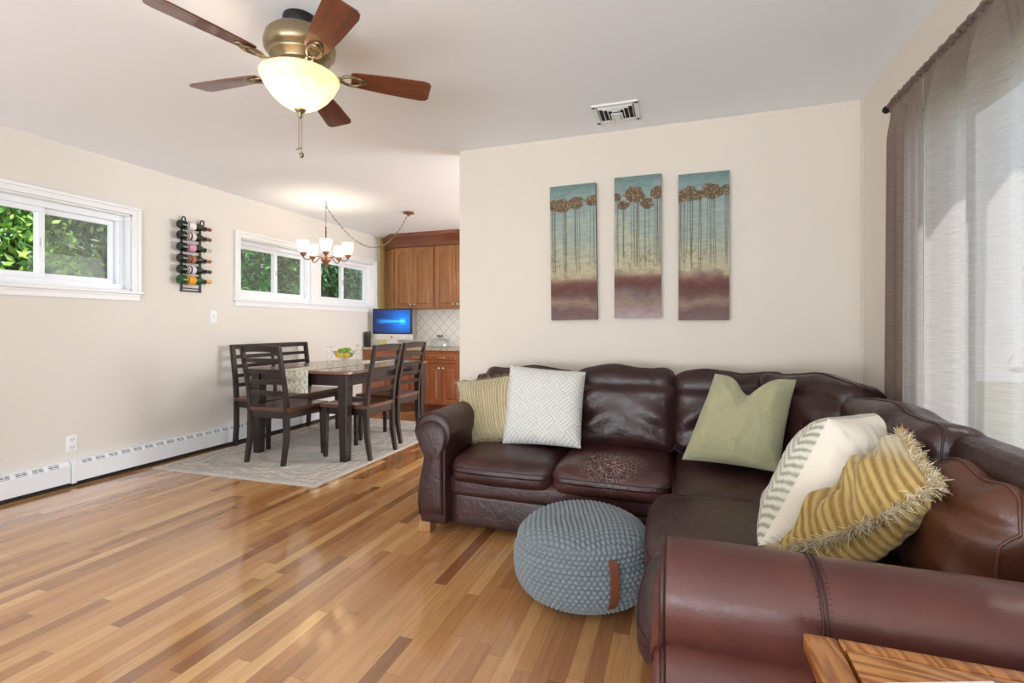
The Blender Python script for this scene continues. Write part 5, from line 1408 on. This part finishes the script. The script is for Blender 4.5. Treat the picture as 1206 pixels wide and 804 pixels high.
# ------------------------------------------------------------------ outside
g = MB().box((-16, -8, -.9), (12, 22, -.8)); o = struct('ground', g, simple('lawn', s(110, 126, 84), .95, var=.3, vscale=3))
M_leaf = vcol('leaf', .5)
M_bark = simple('bark', s(92, 76, 62), .9, var=.3, vscale=12, bump=(30, .6, .01))
def tree(name, label, cat, c, rad, n, leaf, pal, seed, trunk=None, group=None):
    rr = np.random.default_rng(seed)
    base = (c[0], c[1], -.8); r = root(name, base, label, cat, group)
    d = rr.normal(size=(n, 3)); d /= np.linalg.norm(d, axis=1, keepdims=True)
    lump = 1 + .18 * np.sin(d[:, 0] * 7 + seed) * np.sin(d[:, 1] * 6 + seed) + .12 * np.sin(d[:, 2] * 11 + seed)
    k = rr.uniform(.62, 1.0, n) ** .6
    P = np.array(c) + d * np.array(rad) * (lump * k)[:, None]
    a = rr.normal(size=(n, 3)) + np.array([0, 0, .4]); a /= np.linalg.norm(a, axis=1, keepdims=True)
    b = np.cross(a, rr.normal(size=(n, 3))); b /= np.linalg.norm(b, axis=1, keepdims=True)
    L = leaf * rr.uniform(.6, 1.3, n)[:, None]
    V = np.stack([P - a * L, P + b * L * .42, P + a * L, P - b * L * .42], 1).reshape(-1, 3)
    F = np.arange(4 * n).reshape(n, 4)
    pal = np.array(pal, float); t = rr.random(n); i = rr.integers(0, len(pal), n)
    cols = np.repeat(sa(pal[i] * (.8 + .4 * t[:, None])), 4, axis=0)
    mesh('foliage', V, F.tolist(), M_leaf, r, cols=cols)
    mb = MB(); tr_ = trunk or .07
    mb.tube([(c[0], c[1], -.8), (c[0] + .05, c[1] + .03, c[2] * .3 - .3), (c[0] - .04, c[1], c[2]), (c[0], c[1] + .05, c[2] + rad[2] * .5)], [tr_ * 1.3, tr_, tr_ * .8, tr_ * .3], 10)
    for q in range(6):
        e = rr.normal(size=3); e[2] = abs(e[2]); e /= np.linalg.norm(e); z0 = c[2] + rr.uniform(-.4, .3) * rad[2]
        mb.tube([(c[0], c[1], z0), tuple(np.array([c[0], c[1], z0]) + e * np.array(rad) * .4), tuple(np.array([c[0], c[1], z0]) + e * np.array(rad) * .8)], [tr_ * .5, tr_ * .3, tr_ * .12], 6)
    mb.build('trunk', M_bark, r, smooth=True)
BR = [(120, 160, 60), (90, 140, 50), (150, 185, 80), (70, 115, 45)]
MD = [(86, 128, 62), (114, 148, 80), (66, 104, 52), (140, 158, 100)]
DK = [(60, 146, 56), (40, 112, 50), (86, 172, 70), (30, 84, 42)]
TL = [(66, 136, 86), (48, 108, 74), (96, 166, 112), (36, 84, 58)]
tree('shrub', 'bright yellow-green leafy shrub outside the left pane of the first window', 'shrub', (-6.6, 2.75, 1.6), (.8, .85, 1.9), 24000, .045, BR, 1)
tree('tree', 'mid green tree with a grey trunk outside the right pane of the first window', 'tree', (-6.9, 4.25, 1.9), (.8, .8, 2.1), 22000, .045, MD, 2, .12)
tree('shrub', 'glossy deep green shrub outside the leftmost pane of the dining window', 'shrub', (-6.6, 6.25, 1.6), (.75, .78, 2.1), 22000, .045, DK, 3)
tree('shrub', 'bluish green shrub outside the second pane of the dining window', 'shrub', (-6.7, 7.75, 1.6), (.75, .78, 2.1), 22000, .045, TL, 4)
tree('shrub', 'vivid green shrub outside the third pane of the dining window', 'shrub', (-6.6, 9.0, 1.6), (.75, .78, 2.1), 22000, .045, DK, 5)
tree('shrub', 'dull green shrub outside the rightmost pane of the dining window', 'shrub', (-6.7, 10.3, 1.6), (.75, .78, 2.1), 22000, .045, TL, 6)
tree('tree', 'tall background tree behind the shrub outside the first window', 'tree', (-9.2, 3.8, 2.4), (1.1, 3.0, 3.4), 22000, .10, MD, 7, .15)
tree('tree', 'tall dark background tree behind the shrubs outside the dining window', 'tree', (-9.2, 11.4, 2.4), (1.1, 4.5, 3.4), 30000, .10, TL, 8, .15)
tree('shrub', 'grey-green shrub seen dimly through the sheer curtain', 'shrub', (4.3, 5.2, .9), (1.3, 1.6, 1.3), 7000, .07, MD, 9)
